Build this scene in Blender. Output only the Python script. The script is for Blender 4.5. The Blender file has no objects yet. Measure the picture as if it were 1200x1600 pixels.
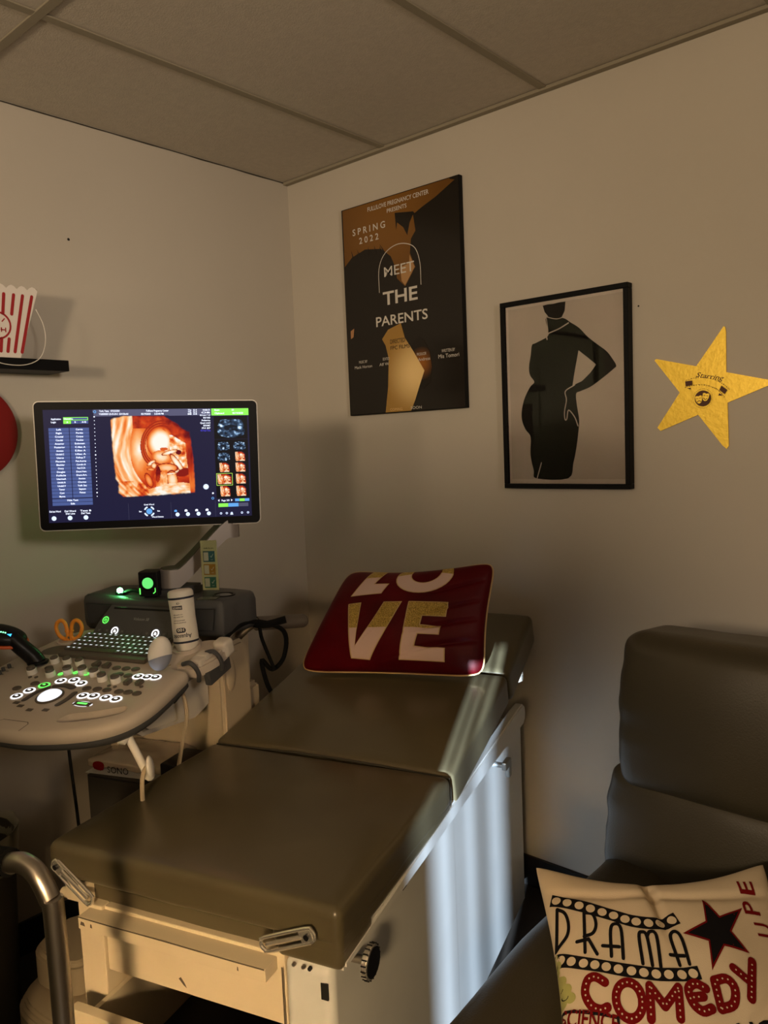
import bpy, bmesh, math, random
from mathutils import Vector, Matrix, noise
C = bpy.context.scene.collection
PI = math.pi
random.seed(7)
# ------------------------------------------------------------------ camera
cam = bpy.data.cameras.new('camera'); camo = bpy.data.objects.new('camera', cam); C.objects.link(camo)
cam.sensor_fit = 'VERTICAL'; cam.sensor_height = 36.0; cam.lens = 36.0*1227.24/1600
cam.clip_start = 0.02
right = Vector((0.75359, 0.65605, -0.04118)); up = Vector((-0.02805, 0.09468, 0.99511)); fwd = Vector((-0.65674, 0.74875, -0.08975))
m = Matrix((right, up, -fwd)).transposed().to_4x4(); m.translation = Vector((2.2716, -2.1109, 1.4522))
camo.matrix_world = m
bpy.context.scene.camera = camo
vs = bpy.context.scene.view_settings
vs.view_transform = 'Standard'; vs.look = 'None'; vs.gamma = 1; vs.use_curve_mapping = False
vs.exposure = 0.34
# ------------------------------------------------------------------ world and lights
w = bpy.data.worlds.new('world'); bpy.context.scene.world = w; w.use_nodes = True
w.node_tree.nodes['Background'].inputs[0].default_value = (.5, .55, .7, 1); w.node_tree.nodes['Background'].inputs[1].default_value = 0.01
def light(name, kind, loc, energy, col, target=None, **kw):
    l = bpy.data.lights.new(name, kind); l.energy = energy; l.color = col
    for k, v in kw.items(): setattr(l, k, v)
    o = bpy.data.objects.new(name, l); C.objects.link(o); o.location = loc
    if target is not None:
        o.rotation_euler = (Vector(target)-Vector(loc)).to_track_quat('-Z', 'Y').to_euler()
    return o
light('warm_wall_lamp', 'AREA', (2.1, -3.85, 1.75), 34, (1, .76, .50), (1.5, 0, 1.8), shape='DISK', size=.34)
light('warm_shadow_fill', 'AREA', (0.75, -3.85, 1.80), 8, (1, .78, .52), (0.9, 0, 1.8), shape='DISK', size=.34)  # fill light added to soften the shadow of the first lamp
light('neutral_side_fill', 'AREA', (3.6, -2.0, 1.9), 2.1, (1, .84, .68), (0, -.75, 1.85), shape='RECTANGLE', size=.3, size_y=.3, spread=math.radians(48))  # added fill that lifts the left wall, no real fixture
light('warm_front_fill', 'AREA', (2.75, -3.3, 1.50), 4.2, (1, .68, .34), (1.22, -1.55, .30), shape='DISK', size=.3, spread=math.radians(42))  # added fill for the table front and recliner, no real fixture
light('window_daylight', 'SPOT', (3.6, -6.0, .80), 13000, (.66, .82, 1), (1.25, -.60, .40), spot_size=math.radians(20), spot_blend=.3, shadow_soft_size=.006)
# ------------------------------------------------------------------ materials
def mat(name, col, rough=.5, metal=0, bump=0, bscale=200, var=0, vscale=8, emit=None, es=1, coat=0, sheen=0, alpha=1, trans=0, spec=.5, col2=None, ior=1.45):
    M = bpy.data.materials.new(name); M.use_nodes = True; nt = M.node_tree; b = nt.nodes['Principled BSDF']
    b.inputs['Base Color'].default_value = (*col, 1); b.inputs['Roughness'].default_value = rough; b.inputs['Metallic'].default_value = metal
    b.inputs['Specular IOR Level'].default_value = spec; b.inputs['Coat Weight'].default_value = coat; b.inputs['Coat Roughness'].default_value = .15
    b.inputs['Sheen Weight'].default_value = sheen; b.inputs['Alpha'].default_value = alpha; b.inputs['Transmission Weight'].default_value = trans; b.inputs['IOR'].default_value = ior
    if emit: b.inputs['Emission Color'].default_value = (*emit, 1); b.inputs['Emission Strength'].default_value = es
    tc = nt.nodes.new('ShaderNodeTexCoord')
    if var or col2:
        n = nt.nodes.new('ShaderNodeTexNoise'); n.inputs['Scale'].default_value = vscale; n.inputs['Detail'].default_value = 5
        nt.links.new(tc.outputs['Object'], n.inputs['Vector'])
        r = nt.nodes.new('ShaderNodeMix'); r.data_type = 'RGBA'
        c2 = col2 if col2 else tuple(max(0, c*(1-var)) for c in col)
        r.inputs['A'].default_value = (*col, 1); r.inputs['B'].default_value = (*c2, 1)
        mr = nt.nodes.new('ShaderNodeMapRange'); mr.inputs['From Min'].default_value = .35; mr.inputs['From Max'].default_value = .65
        nt.links.new(n.outputs['Fac'], mr.inputs['Value']); nt.links.new(mr.outputs['Result'], r.inputs['Factor']); nt.links.new(r.outputs['Result'], b.inputs['Base Color'])
    if bump:
        n2 = nt.nodes.new('ShaderNodeTexNoise'); n2.inputs['Scale'].default_value = bscale; n2.inputs['Detail'].default_value = 3
        nt.links.new(tc.outputs['Object'], n2.inputs['Vector'])
        bp = nt.nodes.new('ShaderNodeBump'); bp.inputs['Strength'].default_value = bump; bp.inputs['Distance'].default_value = .002
        nt.links.new(n2.outputs['Fac'], bp.inputs['Height']); nt.links.new(bp.outputs['Normal'], b.inputs['Normal'])
    return M
def emis(name, col, s=1, base=(0.005, .005, .005)): return mat(name, base, .4, emit=col, es=s, spec=.12)
WALL = mat('wall_paint', (.50, .45, .38), .75, bump=.12, bscale=350, var=.05, vscale=2)
CEILM = mat('ceiling_tile', (.55, .49, .41), .95, bump=.5, bscale=260, var=.08, vscale=60)
TBAR = mat('ceiling_grid_metal', (.27, .235, .17), .6)
CARPET = mat('dark_floor', (.035, .028, .022), .8, bump=.4, bscale=500)
BASEB = mat('black_vinyl_baseboard', (.012, .011, .010), .5)
VINYL = mat('olive_grey_vinyl', (.095, .079, .044), .32, bump=.10, bscale=420, var=.15, vscale=5, coat=.30, spec=.5)
VSEAM = mat('vinyl_seam', (.03, .026, .018), .6)
LEATH = mat('dark_olive_leather', (.045, .037, .021), .42, bump=.30, bscale=300, var=.15, vscale=6, coat=.08)
ENAM = mat('cream_enamel', (.68, .58, .42), .38, var=.05, vscale=9, coat=.2)
ENAMR = mat('pale_grey_enamel', (.62, .63, .62), .36, var=.08, vscale=5, coat=.2)
CHIP = mat('worn_dark_paint', (.10, .075, .05), .8)
DARKI = mat('dark_gap', (.008, .007, .006), .8)
CHROME = mat('chrome', (.85, .82, .78), .26, .85)
STEEL = mat('brushed_steel', (.50, .46, .41), .32, 1)
GREYMET = mat('grey_cast_metal', (.30, .32, .33), .4, .6)
BLACK = mat('black_plastic', (.007, .007, .008), .35, spec=.25)
BLACKR = mat('black_rubber', (.006, .006, .006), .8, spec=.1)
DGREY = mat('dark_grey_plastic', (.060, .062, .066), .45, bump=.08, bscale=600)
GRILL = mat('speaker_grille', (.040, .041, .045), .7, bump=.8, bscale=900)
MGREY = mat('warm_grey_plastic', (.50, .44, .38), .45, bump=.05, bscale=500)
LGREY = mat('pale_grey_plastic', (.58, .54, .48), .42)
BEIGE = mat('beige_plastic', (.46, .38, .27), .5)
BUTT = mat('brown_grey_button', (.10, .085, .070), .5)
KEYM = mat('key_dark', (.075, .065, .060), .5)
WHITEP = mat('white_plastic', (.78, .76, .72), .35)
ORANGE = mat('orange_plastic', (.85, .30, .03), .45)
ARMTOP = mat('arm_top_inset', (.055, .058, .035), .5)
ARMM = mat('arm_silver', (.34, .31, .30), .35, .6)
WHE = emis('lit_white', (.92, .95, 1), 1.6, (.8, .8, .8))
WHG = emis('lit_white_soft', (.85, .90, 1), .8, (.6, .6, .6))
GRE = emis('lit_green', (.12, 1, .10), 1.6)
LED = emis('green_led', (.15, 1, .30), 60)
GLASSF = mat('clear_acrylic', (.9, .95, .9), .05, trans=1, ior=1.3)
REDVEL = mat('crimson_velvet', (.095, .0010, .0040), .42, bump=.15, bscale=500, sheen=.0, var=.5, vscale=6, spec=.16)
CORD = mat('gold_piping', (.55, .38, .17), .5)
GOLDG = mat('gold_glitter', (.75, .52, .12), .45, .35, bump=1.0, bscale=700, col2=(.22, .14, .02), vscale=420)
BLUSH = mat('blush_satin', (.66, .47, .40), .55)
LINEN = mat('cream_linen', (.70, .57, .40), .9, bump=.25, bscale=700, var=.06, vscale=10, spec=.1)
INK = mat('black_print', (.010, .009, .010), .9, spec=.05)
INKR = mat('dark_red_print', (.16, .006, .006), .9, spec=.05)
INKG = mat('yellow_green_print', (.42, .40, .13), .8)
POSTB = mat('poster_black', (.010, .0075, .005), .16, spec=.6)
POSTO = mat('poster_orange', (.17, .075, .014), .16, col2=(.11, .045, .008), vscale=3)
POSTY = mat('poster_gold', (.42, .26, .075), .16, col2=(.33, .19, .05), vscale=5)
def radial(M_, c, r0, r1, near, far):
    nt = M_.node_tree; tc = nt.nodes.new('ShaderNodeTexCoord'); vm = nt.nodes.new('ShaderNodeVectorMath'); vm.operation = 'DISTANCE'; vm.inputs[1].default_value = c
    nt.links.new(tc.outputs['Object'], vm.inputs[0]); mr = nt.nodes.new('ShaderNodeMapRange'); mr.interpolation_type = 'SMOOTHSTEP'; mr.inputs['From Min'].default_value = r0; mr.inputs['From Max'].default_value = r1
    nt.links.new(vm.outputs['Value'], mr.inputs['Value']); mx = nt.nodes.new('ShaderNodeMix'); mx.data_type = 'RGBA'; mx.inputs['A'].default_value = (*near, 1); mx.inputs['B'].default_value = (*far, 1)
    nt.links.new(mr.outputs['Result'], mx.inputs['Factor']); nt.links.new(mx.outputs['Result'], nt.nodes['Principled BSDF'].inputs['Base Color'])
radial(POSTY, (.055, -.235, .02), .01, .15, (.85, .60, .26), (.36, .20, .045))
radial(POSTO, (-.05, .30, .02), .05, .30, (.20, .088, .016), (.13, .055, .010))
POSTG = mat('poster_glow', (.75, .50, .20), .16)
POSTW = mat('poster_white', (.60, .56, .50), .3)
PAPER = mat('art_paper', (.47, .40, .33), .5, var=.05, vscale=6)
MATB = mat('mount_board', (.56, .49, .42), .5)
ARTB = mat('art_black', (.006, .005, .004), .6, spec=.08)
PANE = mat('frame_glass', (1, 1, 1), .02, trans=1, ior=1.22)
FRAME = mat('black_frame', (.004, .004, .0045), .5, spec=.15)
GOLDF = mat('gold_foil', (1, .68, .07), .38, .35, bump=.35, bscale=90)
STARP = mat('brown_print', (.08, .025, .008), .6)
POPW = mat('white_card', (.70, .64, .58), .7)
POPR = mat('red_card', (.32, .012, .015), .7)
REDD = mat('red_disc', (.22, .008, .008), .5)
LABELW = mat('label_white', (.72, .68, .60), .5)
LABELB = mat('label_navy', (.012, .015, .03), .5)
TEAL = mat('teal_print', (.02, .11, .13), .5); OCHRE = mat('ochre_print', (.42, .20, .015), .5); SEAG = mat('sea_green_print', (.015, .16, .12), .5)
BAGM = mat('clear_grey_plastic_film', (.34, .27, .20), .22, bump=.3, bscale=40, coat=.5)
CARTG = mat('dark_cart', (.045, .040, .034), .6)
CARTM = mat('dark_wood_laminate', (.05, .035, .022), .5)
DOORM = mat('door_paint', (.62, .68, .45), .5)

# ------------------------------------------------------------------ mesh builder
def T(x=0, y=0, z=0): return Matrix.Translation((x, y, z))
def RX(a): return Matrix.Rotation(a, 4, 'X')
def RY(a): return Matrix.Rotation(a, 4, 'Y')
def RZ(a): return Matrix.Rotation(a, 4, 'Z')
def catmull(pts, n=6):
    pts = [Vector(p) for p in pts]
    if len(pts) < 3: return pts
    P = [pts[0]*2-pts[1]]+pts+[pts[-1]*2-pts[-2]]; out = []
    for i in range(1, len(P)-2):
        a, b, c, d = P[i-1:i+3]
        for k in range(n):
            t = k/n
            out.append(.5*((2*b)+(c-a)*t+(2*a-5*b+4*c-d)*t*t+(3*b-a-3*c+d)*t**3))
    out.append(pts[-1]); return out
_tc = {}
def text_mesh(s, bold=0.0):
    k = (s, bold)
    if k not in _tc:
        cu = bpy.data.curves.new('t', 'FONT'); cu.body = s; cu.size = 1; cu.offset = bold; cu.resolution_u = 3; cu.align_x = 'LEFT'
        o = bpy.data.objects.new('t', cu); C.objects.link(o)
        dg = bpy.context.evaluated_depsgraph_get(); me = bpy.data.meshes.new_from_object(o.evaluated_get(dg))
        V = [(v.co.x, v.co.y) for v in me.vertices]; F = [tuple(p.vertices) for p in me.polygons]
        bpy.data.objects.remove(o); bpy.data.curves.remove(cu); bpy.data.meshes.remove(me)
        xs = [v[0] for v in V] or [0, 1]; ys = [v[1] for v in V] or [0, 1]
        _tc[k] = (V, F, min(xs), max(xs), min(ys), max(ys))
    return _tc[k]
class B:
    def __init__(s): s.bm = bmesh.new(); s.mats = []; s.wn = False
    def mi(s, m):
        if m not in s.mats: s.mats.append(m)
        return s.mats.index(m)
    def add(s, t, mt, M=None, smooth=True):
        i = s.mi(mt)
        for f in t.faces: f.material_index = i; f.smooth = smooth
        if M is not None: t.transform(M)
        me = bpy.data.meshes.new('tmp'); t.to_mesh(me); t.free(); s.bm.from_mesh(me); bpy.data.meshes.remove(me); return s
    def box(s, lo, hi, mt, bev=0, seg=2, M=None, taper=None):
        t = bmesh.new(); bmesh.ops.create_cube(t, size=1)
        lo = Vector(lo); hi = Vector(hi); c = (lo+hi)/2; d = hi-lo
        for v in t.verts:
            k = 1.0
            v.co = Vector((v.co.x*d.x, v.co.y*d.y, v.co.z*d.z))
            if taper and v.co.z > 0: v.co.x *= taper[0]; v.co.y *= taper[1]
            v.co += c
        if bev: bmesh.ops.bevel(t, geom=t.edges[:], offset=bev, segments=seg, profile=.5, affect='EDGES', clamp_overlap=True); s.wn = True
        return s.add(t, mt, M)
    def cyl(s, p0, p1, r0, mt, r1=None, n=24, bev=0, M=None):
        p0 = Vector(p0); p1 = Vector(p1); r1 = r0 if r1 is None else r1; d = p1-p0
        t = bmesh.new(); bmesh.ops.create_cone(t, cap_ends=True, segments=n, radius1=r0, radius2=r1, depth=d.length)
        if bev:
            bmesh.ops.bevel(t, geom=[e for e in t.edges if len([f for f in e.link_faces if len(f.verts) > 4])], offset=bev, segments=2, affect='EDGES'); s.wn = True
        R = d.to_track_quat('Z', 'Y').to_matrix().to_4x4(); R.translation = (p0+p1)/2
        t.transform(R); return s.add(t, mt, M)
    def lathe(s, prof, mt, M=None, n=28, sx=1, sy=1):
        t = bmesh.new(); rings = []
        for r, z in prof:
            if r < 1e-6: rings.append([t.verts.new((0, 0, z))])
            else: rings.append([t.verts.new((r*math.cos(2*PI*k/n)*sx, r*math.sin(2*PI*k/n)*sy, z)) for k in range(n)])
        for a, b in zip(rings, rings[1:]):
            for k in range(n):
                k2 = (k+1) % n
                if len(a) == 1 and len(b) == 1: continue
                if len(a) == 1: t.faces.new((a[0], b[k2], b[k]))
                elif len(b) == 1: t.faces.new((a[k], a[k2], b[0]))
                else: t.faces.new((a[k], a[k2], b[k2], b[k]))
        bmesh.ops.recalc_face_normals(t, faces=t.faces[:])
        return s.add(t, mt, M)
    def tube(s, pts, r, mt, n=10, M=None, smooth=6, closed=False):
        P = catmull(pts, smooth) if smooth else [Vector(p) for p in pts]
        rr = r if isinstance(r, (list, tuple)) else None
        t = bmesh.new(); rings = []; N = len(P); nrm = None
        for i, p in enumerate(P):
            if closed: d = P[(i+1) % N]-P[i-1]
            else: d = P[min(i+1, N-1)]-P[max(i-1, 0)]
            d.normalize()
            if nrm is None: nrm = d.orthogonal().normalized()
            nrm = (nrm-d*nrm.dot(d)).normalized(); bn = d.cross(nrm)
            rad = r if rr is None else rr[0]+(rr[1]-rr[0])*i/(N-1)
            rings.append([t.verts.new(p+(nrm*math.cos(2*PI*k/n)+bn*math.sin(2*PI*k/n))*rad) for k in range(n)])
        idx = list(zip(range(N), range(1, N)))+([(N-1, 0)] if closed else [])
        for a, b in idx:
            for k in range(n): t.faces.new((rings[a][k], rings[a][(k+1) % n], rings[b][(k+1) % n], rings[b][k]))
        if not closed: t.faces.new(rings[0][::-1]); t.faces.new(rings[-1])
        bmesh.ops.recalc_face_normals(t, faces=t.faces[:])
        return s.add(t, mt, M)
    def prism(s, poly, z0, z1, mt, M=None, bev=0, seg=2, smooth=True):
        t = bmesh.new(); a = [t.verts.new((x, y, z0)) for x, y in poly]; b = [t.verts.new((x, y, z1)) for x, y in poly]; n = len(poly)
        t.faces.new(a[::-1]); t.faces.new(b)
        for k in range(n): t.faces.new((a[k], a[(k+1) % n], b[(k+1) % n], b[k]))
        bmesh.ops.recalc_face_normals(t, faces=t.faces[:])
        if bev: 
            t.faces.ensure_lookup_table()
            es = [e for e in t.edges if any(len(f.verts) == n and n > 4 for f in e.link_faces)] if n > 4 else t.edges[:]
            bmesh.ops.bevel(t, geom=es, offset=bev, segments=seg, affect='EDGES', clamp_overlap=True); s.wn = True
        return s.add(t, mt, M, smooth)
    def ball(s, c, r, mt, sc=(1, 1, 1), M=None, u=20, v=12, R=None):
        t = bmesh.new(); bmesh.ops.create_uvsphere(t, u_segments=u, v_segments=v, radius=r)
        for q in t.verts: q.co = Vector((q.co.x*sc[0], q.co.y*sc[1], q.co.z*sc[2]))
        if R is not None: t.transform(R)
        t.transform(T(*c)); return s.add(t, mt, M)
    def flat(s, V, F, mt, f=None, grid=0, M=None):
        t = bmesh.new(); vv = [t.verts.new((x, y, 0)) for x, y in V]
        for q in F:
            try: t.faces.new([vv[i] for i in q])
            except ValueError: pass
        if grid:
            for ax in (0, 1):
                lo = min(v[ax] for v in V); hi = max(v[ax] for v in V); k = math.ceil(lo/grid)
                while k*grid < hi:
                    co = [0, 0, 0]; no = [0, 0, 0]; co[ax] = k*grid; no[ax] = 1
                    bmesh.ops.bisect_plane(t, geom=t.verts[:]+t.edges[:]+t.faces[:], plane_co=co, plane_no=no); k += 1
        if f:
            for v in t.verts: v.co = Vector(f(v.co.x, v.co.y))
        return s.add(t, mt, M, smooth=bool(grid))
    def poly(s, P, mt, **k): return s.flat(P, [tuple(range(len(P)))], mt, **k)
    def disc(s, x, y, r, mt, n=20, ry=None, **k):
        ry = ry or r
        return s.poly([(x+r*math.cos(2*PI*i/n), y+ry*math.sin(2*PI*i/n)) for i in range(n)], mt, **k)
    def ring(s, x, y, r0, r1, mt, n=28, a0=0, a1=2*PI, **k):
        V = []; F = []
        for i in range(n+1):
            a = a0+(a1-a0)*i/n
            V += [(x+r0*math.cos(a), y+r0*math.sin(a)), (x+r1*math.cos(a), y+r1*math.sin(a))]
            if i: F.append((2*i-2, 2*i-1, 2*i+1, 2*i))
        return s.flat(V, F, mt, **k)
    def stroke(s, P, wd, mt, sm=0, cap=True, **k):
        P = [Vector(p) for p in (catmull([(a, b, 0) for a, b in P], sm) if sm else [(a, b, 0) for a, b in P])]; V = []; F = []; N = len(P)
        def side(i):
            if i == 0: d = P[1]-P[0]
            elif i == N-1: d = P[-1]-P[-2]
            else: d = (P[i+1]-P[i]).normalized()+(P[i]-P[i-1]).normalized()
            d.normalize(); return Vector((-d.y, d.x, 0)), d
        for i in range(N):
            n_, d = side(i); mlt = 1
            if 0 < i < N-1: mlt = min(1.6, 1/max(.3, abs(n_.dot(Vector((-(P[i]-P[i-1]).normalized().y, (P[i]-P[i-1]).normalized().x, 0))))))
            V += [tuple((P[i]+n_*wd/2*mlt)[:2]), tuple((P[i]-n_*wd/2*mlt)[:2])]
            if i: F.append((2*i-2, 2*i-1, 2*i+1, 2*i))
        if cap:
            for i, sg in ((0, -1), (N-1, 1)):
                n_, d = side(i); base = len(V); arc = []
                for q in range(1, 6):
                    a = PI*q/6; V.append(tuple((P[i]+n_*wd/2*math.cos(a)+d*sg*wd/2*math.sin(a))[:2])); arc.append(base+q-1)
                F.append(tuple([2*i]+arc+[2*i+1]))
        return s.flat(V, F, mt, **k)
    def text(s, txt, x, y, h, mt, wd=None, align='C', bold=0, f=None, shear=0, rot=0, bend=None, **k):
        V, F, x0, x1, y0, y1 = text_mesh(txt, bold)
        V0, _, _, _, cy0, cy1 = text_mesh('H', bold)
        sy = h/(cy1-cy0); sx = wd/(x1-x0) if wd else sy
        W = (x1-x0)*sx; ox = {'C': -W/2, 'L': 0, 'R': -W}[align]
        ca, sa = math.cos(rot), math.sin(rot); P = []
        for a, b in V:
            X = (a-x0)*sx+ox; Y = (b-cy0)*sy; X += Y*shear; P.append((x+X*ca-Y*sa, y+X*sa+Y*ca))
        if F: s.flat(P, F, mt, f=f, **k)
        return s
    def grid(s, fn, nu, nv, mt, M=None, cu=False):
        t = bmesh.new(); R = [[t.verts.new(fn(i/nu, j/nv)) for j in range(nv+1)] for i in range(nu if cu else nu+1)]
        L = len(R)
        for i in range(nu):
            for j in range(nv):
                try: t.faces.new((R[i][j], R[(i+1) % L][j], R[(i+1) % L][j+1], R[i][j+1]))
                except ValueError: pass
        return s.add(t, mt, M)
    def rbox(s, h, r, mt, M=None, deform=None, n=12, rs=4):
        """rounded cushion block with half sizes h, edge radius r, deform(co)->co"""
        ax = []
        for k in range(3):
            e = [-h[k]+r*(1-math.cos(PI/2*i/rs)) for i in range(rs+1)]
            mid = [-h[k]+r+(2*h[k]-2*r)*i/n for i in range(1, n)]
            ax.append(e+mid+[-x for x in e[::-1]])
        vm = {}; t = bmesh.new()
        def vert(i, j, k):
            q = (i, j, k)
            if q not in vm:
                p = Vector((ax[0][i], ax[1][j], ax[2][k])); c = Vector([max(-h[a]+r, min(h[a]-r, p[a])) for a in range(3)]); d = p-c
                if d.length > 1e-9: p = c+d.normalized()*r
                if deform: p = Vector(deform(p))
                vm[q] = t.verts.new(p)
            return vm[q]
        N = [len(a)-1 for a in ax]
        for a, b, c in ((0, 1, 2), (1, 2, 0), (0, 2, 1)):
            for end in (0, N[c]):
                for i in range(N[a]):
                    for j in range(N[b]):
                        def g(x, y):
                            q = [0, 0, 0]; q[a] = x; q[b] = y; q[c] = end; return vert(*q)
                        t.faces.new((g(i, j), g(i+1, j), g(i+1, j+1), g(i, j+1)))
        bmesh.ops.recalc_face_normals(t, faces=t.faces[:])
        return s.add(t, mt, M)
    def build(s, name, parent=None, label=None, cat=None, group=None, kind=None, loc=None, rot=None, sharp=.7):
        me = bpy.data.meshes.new(name)
        for e in s.bm.edges:
            if len(e.link_faces) == 2 and e.calc_face_angle(0) > sharp: e.smooth = False
        if loc is not None and parent is None:
            s.bm.transform((T(*loc) @ (rot or Matrix())).inverted())
        s.bm.to_mesh(me); s.bm.free()
        for q in s.mats: me.materials.append(q)
        o = bpy.data.objects.new(name, me); C.objects.link(o)
        if loc is not None and parent is None: o.matrix_world = T(*loc) @ (rot or Matrix())
        if parent is not None: o.parent = parent
        if s.wn: md = o.modifiers.new('wn', 'WEIGHTED_NORMAL'); md.keep_sharp = True
        for k, v in (('label', label), ('category', cat), ('group', group), ('kind', kind)):
            if v: o[k] = v
        return o
def empty(name, M, label, cat, group=None):
    o = bpy.data.objects.new(name, None); C.objects.link(o); o.matrix_world = M; o.empty_display_size = .05
    o['label'] = label; o['category'] = cat
    if group: o['group'] = group
    return o
def onwall(x, z, y=0.0):   # local (x right, y up) -> right wall
    return T(x, y, z) @ RX(PI/2)

# ------------------------------------------------------------------ room
RXM, RYM, H = 3.7, -4.0, 2.44
def st(name, lo, hi, mt, bev=0): return B().box(lo, hi, mt, bev).build(name, kind='structure')
st('floor', (-.1, RYM-.1, -.1), (RXM+.1, .1, 0), CARPET)
st('wall_right', (0, 0, 0), (RXM, .1, H+.12), WALL)
b = B(); b.box((-.1, RYM, 0), (0, -2.62, H+.12), WALL); b.box((-.1, -1.78, 0), (0, .1, H+.12), WALL); b.box((-.1, -2.62, 2.05), (0, -1.78, H+.12), WALL)
b.build('wall_left', kind='structure')
b = B(); b.box((-.1, RYM-.1, 0), (2.40, RYM, H+.12), WALL); b.box((3.00, RYM-.1, 0), (RXM+.1, RYM, H+.12), WALL); b.box((2.40, RYM-.1, 0), (3.00, RYM, .35), WALL); b.box((2.40, RYM-.1, .82), (3.00, RYM, H+.12), WALL)
b.build('wall_back', kind='structure')
b = B()
for lo, hi in (((2.36, RYM-.01, .31), (2.40, RYM+.015, .86)), ((3.00, RYM-.01, .31), (3.04, RYM+.015, .86)), ((2.40, RYM-.01, .31), (3.00, RYM+.03, .35)), ((2.40, RYM-.01, .82), (3.00, RYM+.015, .86))): b.box(lo, hi, DOORM, .003)
b.build('added_window_1', kind='structure')  # unseen window added for the cool beam, low opening trims it
# unseen slat blind, added so its gaps cast streaks on the table side
vb = empty('streak_blind', T(2.70, RYM+.04, .32), 'added slat blind out of view that breaks the daylight into streaks', 'blind')
b = B(); b.box((-.34, .0, .53), (.34, .03, .57), LGREY, .004); b.build('headrail', vb)
for x0, x1 in ((2.38, 2.47), (2.471, 2.56), (2.561, 2.673), (2.681, 2.6825), (2.690, 2.6930), (2.7015, 2.822), (2.823, 2.90), (2.901, 3.01)):
    b = B(); b.box((x0-2.70, .008, .02), (x1-2.70, .011, .54), LGREY); b.build('slat', vb)
st('wall_side', (RXM, RYM, 0), (RXM+.1, .1, H+.12), WALL)
# suspended ceiling: tiles above, T-grid below
b = B(); gx = [0, .4958, 1.1058, 1.7158, 2.3258, 2.9358, 3.5458, RXM]; gy = [0, -1.1935, -2.413, -3.63, RYM]
for i in range(len(gx)-1):
    for j in range(len(gy)-1):
        b.box((gx[i]+.001, gy[j+1]+.001, H+.001), (gx[i+1]-.001, gy[j]-.001, H+.018), CEILM)
b.box((-.1, RYM-.1, H+.06), (RXM+.1, .1, H+.12), CEILM)
b.build('ceiling', kind='structure')
b = B()
for x in gx[1:-1]: b.box((x-.012, RYM, H-.004), (x+.012, 0, H+.0005), TBAR, .001, 1)
for y in gy[1:-1]: b.box((0, y-.012, H-.0045), (RXM, y+.012, H+.0004), TBAR, .001, 1)
b.build('trim_1', kind='structure')
b = B(); b.box((0, -.022, H-.010), (RXM, -.0, H), TBAR, .001, 1); b.build('trim_2', kind='structure')
b = B(); P = [(0, 0)]
n_ = 60
b2 = [(0.0, 0)]
for k in range(n_+1):
    y = -4.0*k/n_; z = H-.003-.0025*(noise.noise(Vector((y*9, 3, 1)))+.6)
    b2.append((y, z))
pts = [(y, z) for y, z in b2[1:]]
b.flat([(y, H-.0005) for y, z in pts]+[(y, z) for y, z in pts], [(k, k+1, n_+1+k+1, n_+1+k) for k in range(n_)], VSEAM, f=lambda a, c: (0.0015, a, c))
b.build('trim_3', kind='structure')
st('baseboard_right', (0, -.012, 0), (RXM, 0, .10), BASEB, .003)
b = B(); b.box((0, -1.70, 0), (.012, 0, .10), BASEB, .003); b.box((0, RYM, 0), (.012, -2.70, .10), BASEB, .003); b.build('baseboard_left', kind='structure')
# door behind the photographer's left, seen mirrored in the framed print
b = B(); b.box((-.05, -2.60, .005), (-.01, -1.80, 2.03), DOORM)
for z0, z1 in ((.25, .95), (1.1, 1.85)):
    b.box((-.012, -2.48, z0), (-.004, -1.92, z1), DOORM, .006)
d1 = b.build('door_1', kind='structure')
b = B(); b.lathe([(0, 0), (.012, 0), (.012, .03), (.028, .04), (.03, .055), (.02, .07), (0, .072)], STEEL, T(-.012, -1.87, 1.0) @ RY(PI/2)); b.build('door_handle', d1)
b = B()
for lo, hi in (((0, -1.78, 0), (.018, -1.70, 2.12)), ((0, -2.70, 0), (.018, -2.62, 2.12)), ((0, -2.62, 2.05), (.018, -1.78, 2.12))): b.box(lo, hi, DOORM, .004)
b.build('trim_4', kind='structure')
bc = empty('shade_cabinet', T(1.15, -2.90, 0), 'dark cabinet added out of view to shade the lower wall', 'cabinet')  # unseen blocker, added to keep lamp light off the lower wall
b = B(); b.box((-.75, -.35, .0), (.75, .33, 1.60), CARTM, .004); b.build('body', bc)
for sx in (-1, 1):
    b = B(); b.box((-.745 if sx < 0 else .004, .33, .06), (-.004 if sx < 0 else .745, .35, 1.58), CARTM, .003); dd = b.build('door', bc); b = B(); b.cyl((sx*.04, .360, .75), (sx*.04, .360, .95), .006, STEEL); b.build('handle', dd)
# small nail hole marks in the walls
b = B(); b.disc(0, 0, .004, DARKI, M=T(.0008, -.897, 2.09) @ RY(PI/2)); b.disc(0, 0, .0025, DARKI, M=onwall(1.373, 1.79, -.0008)); b.build('trim_5', kind='structure')

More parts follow.
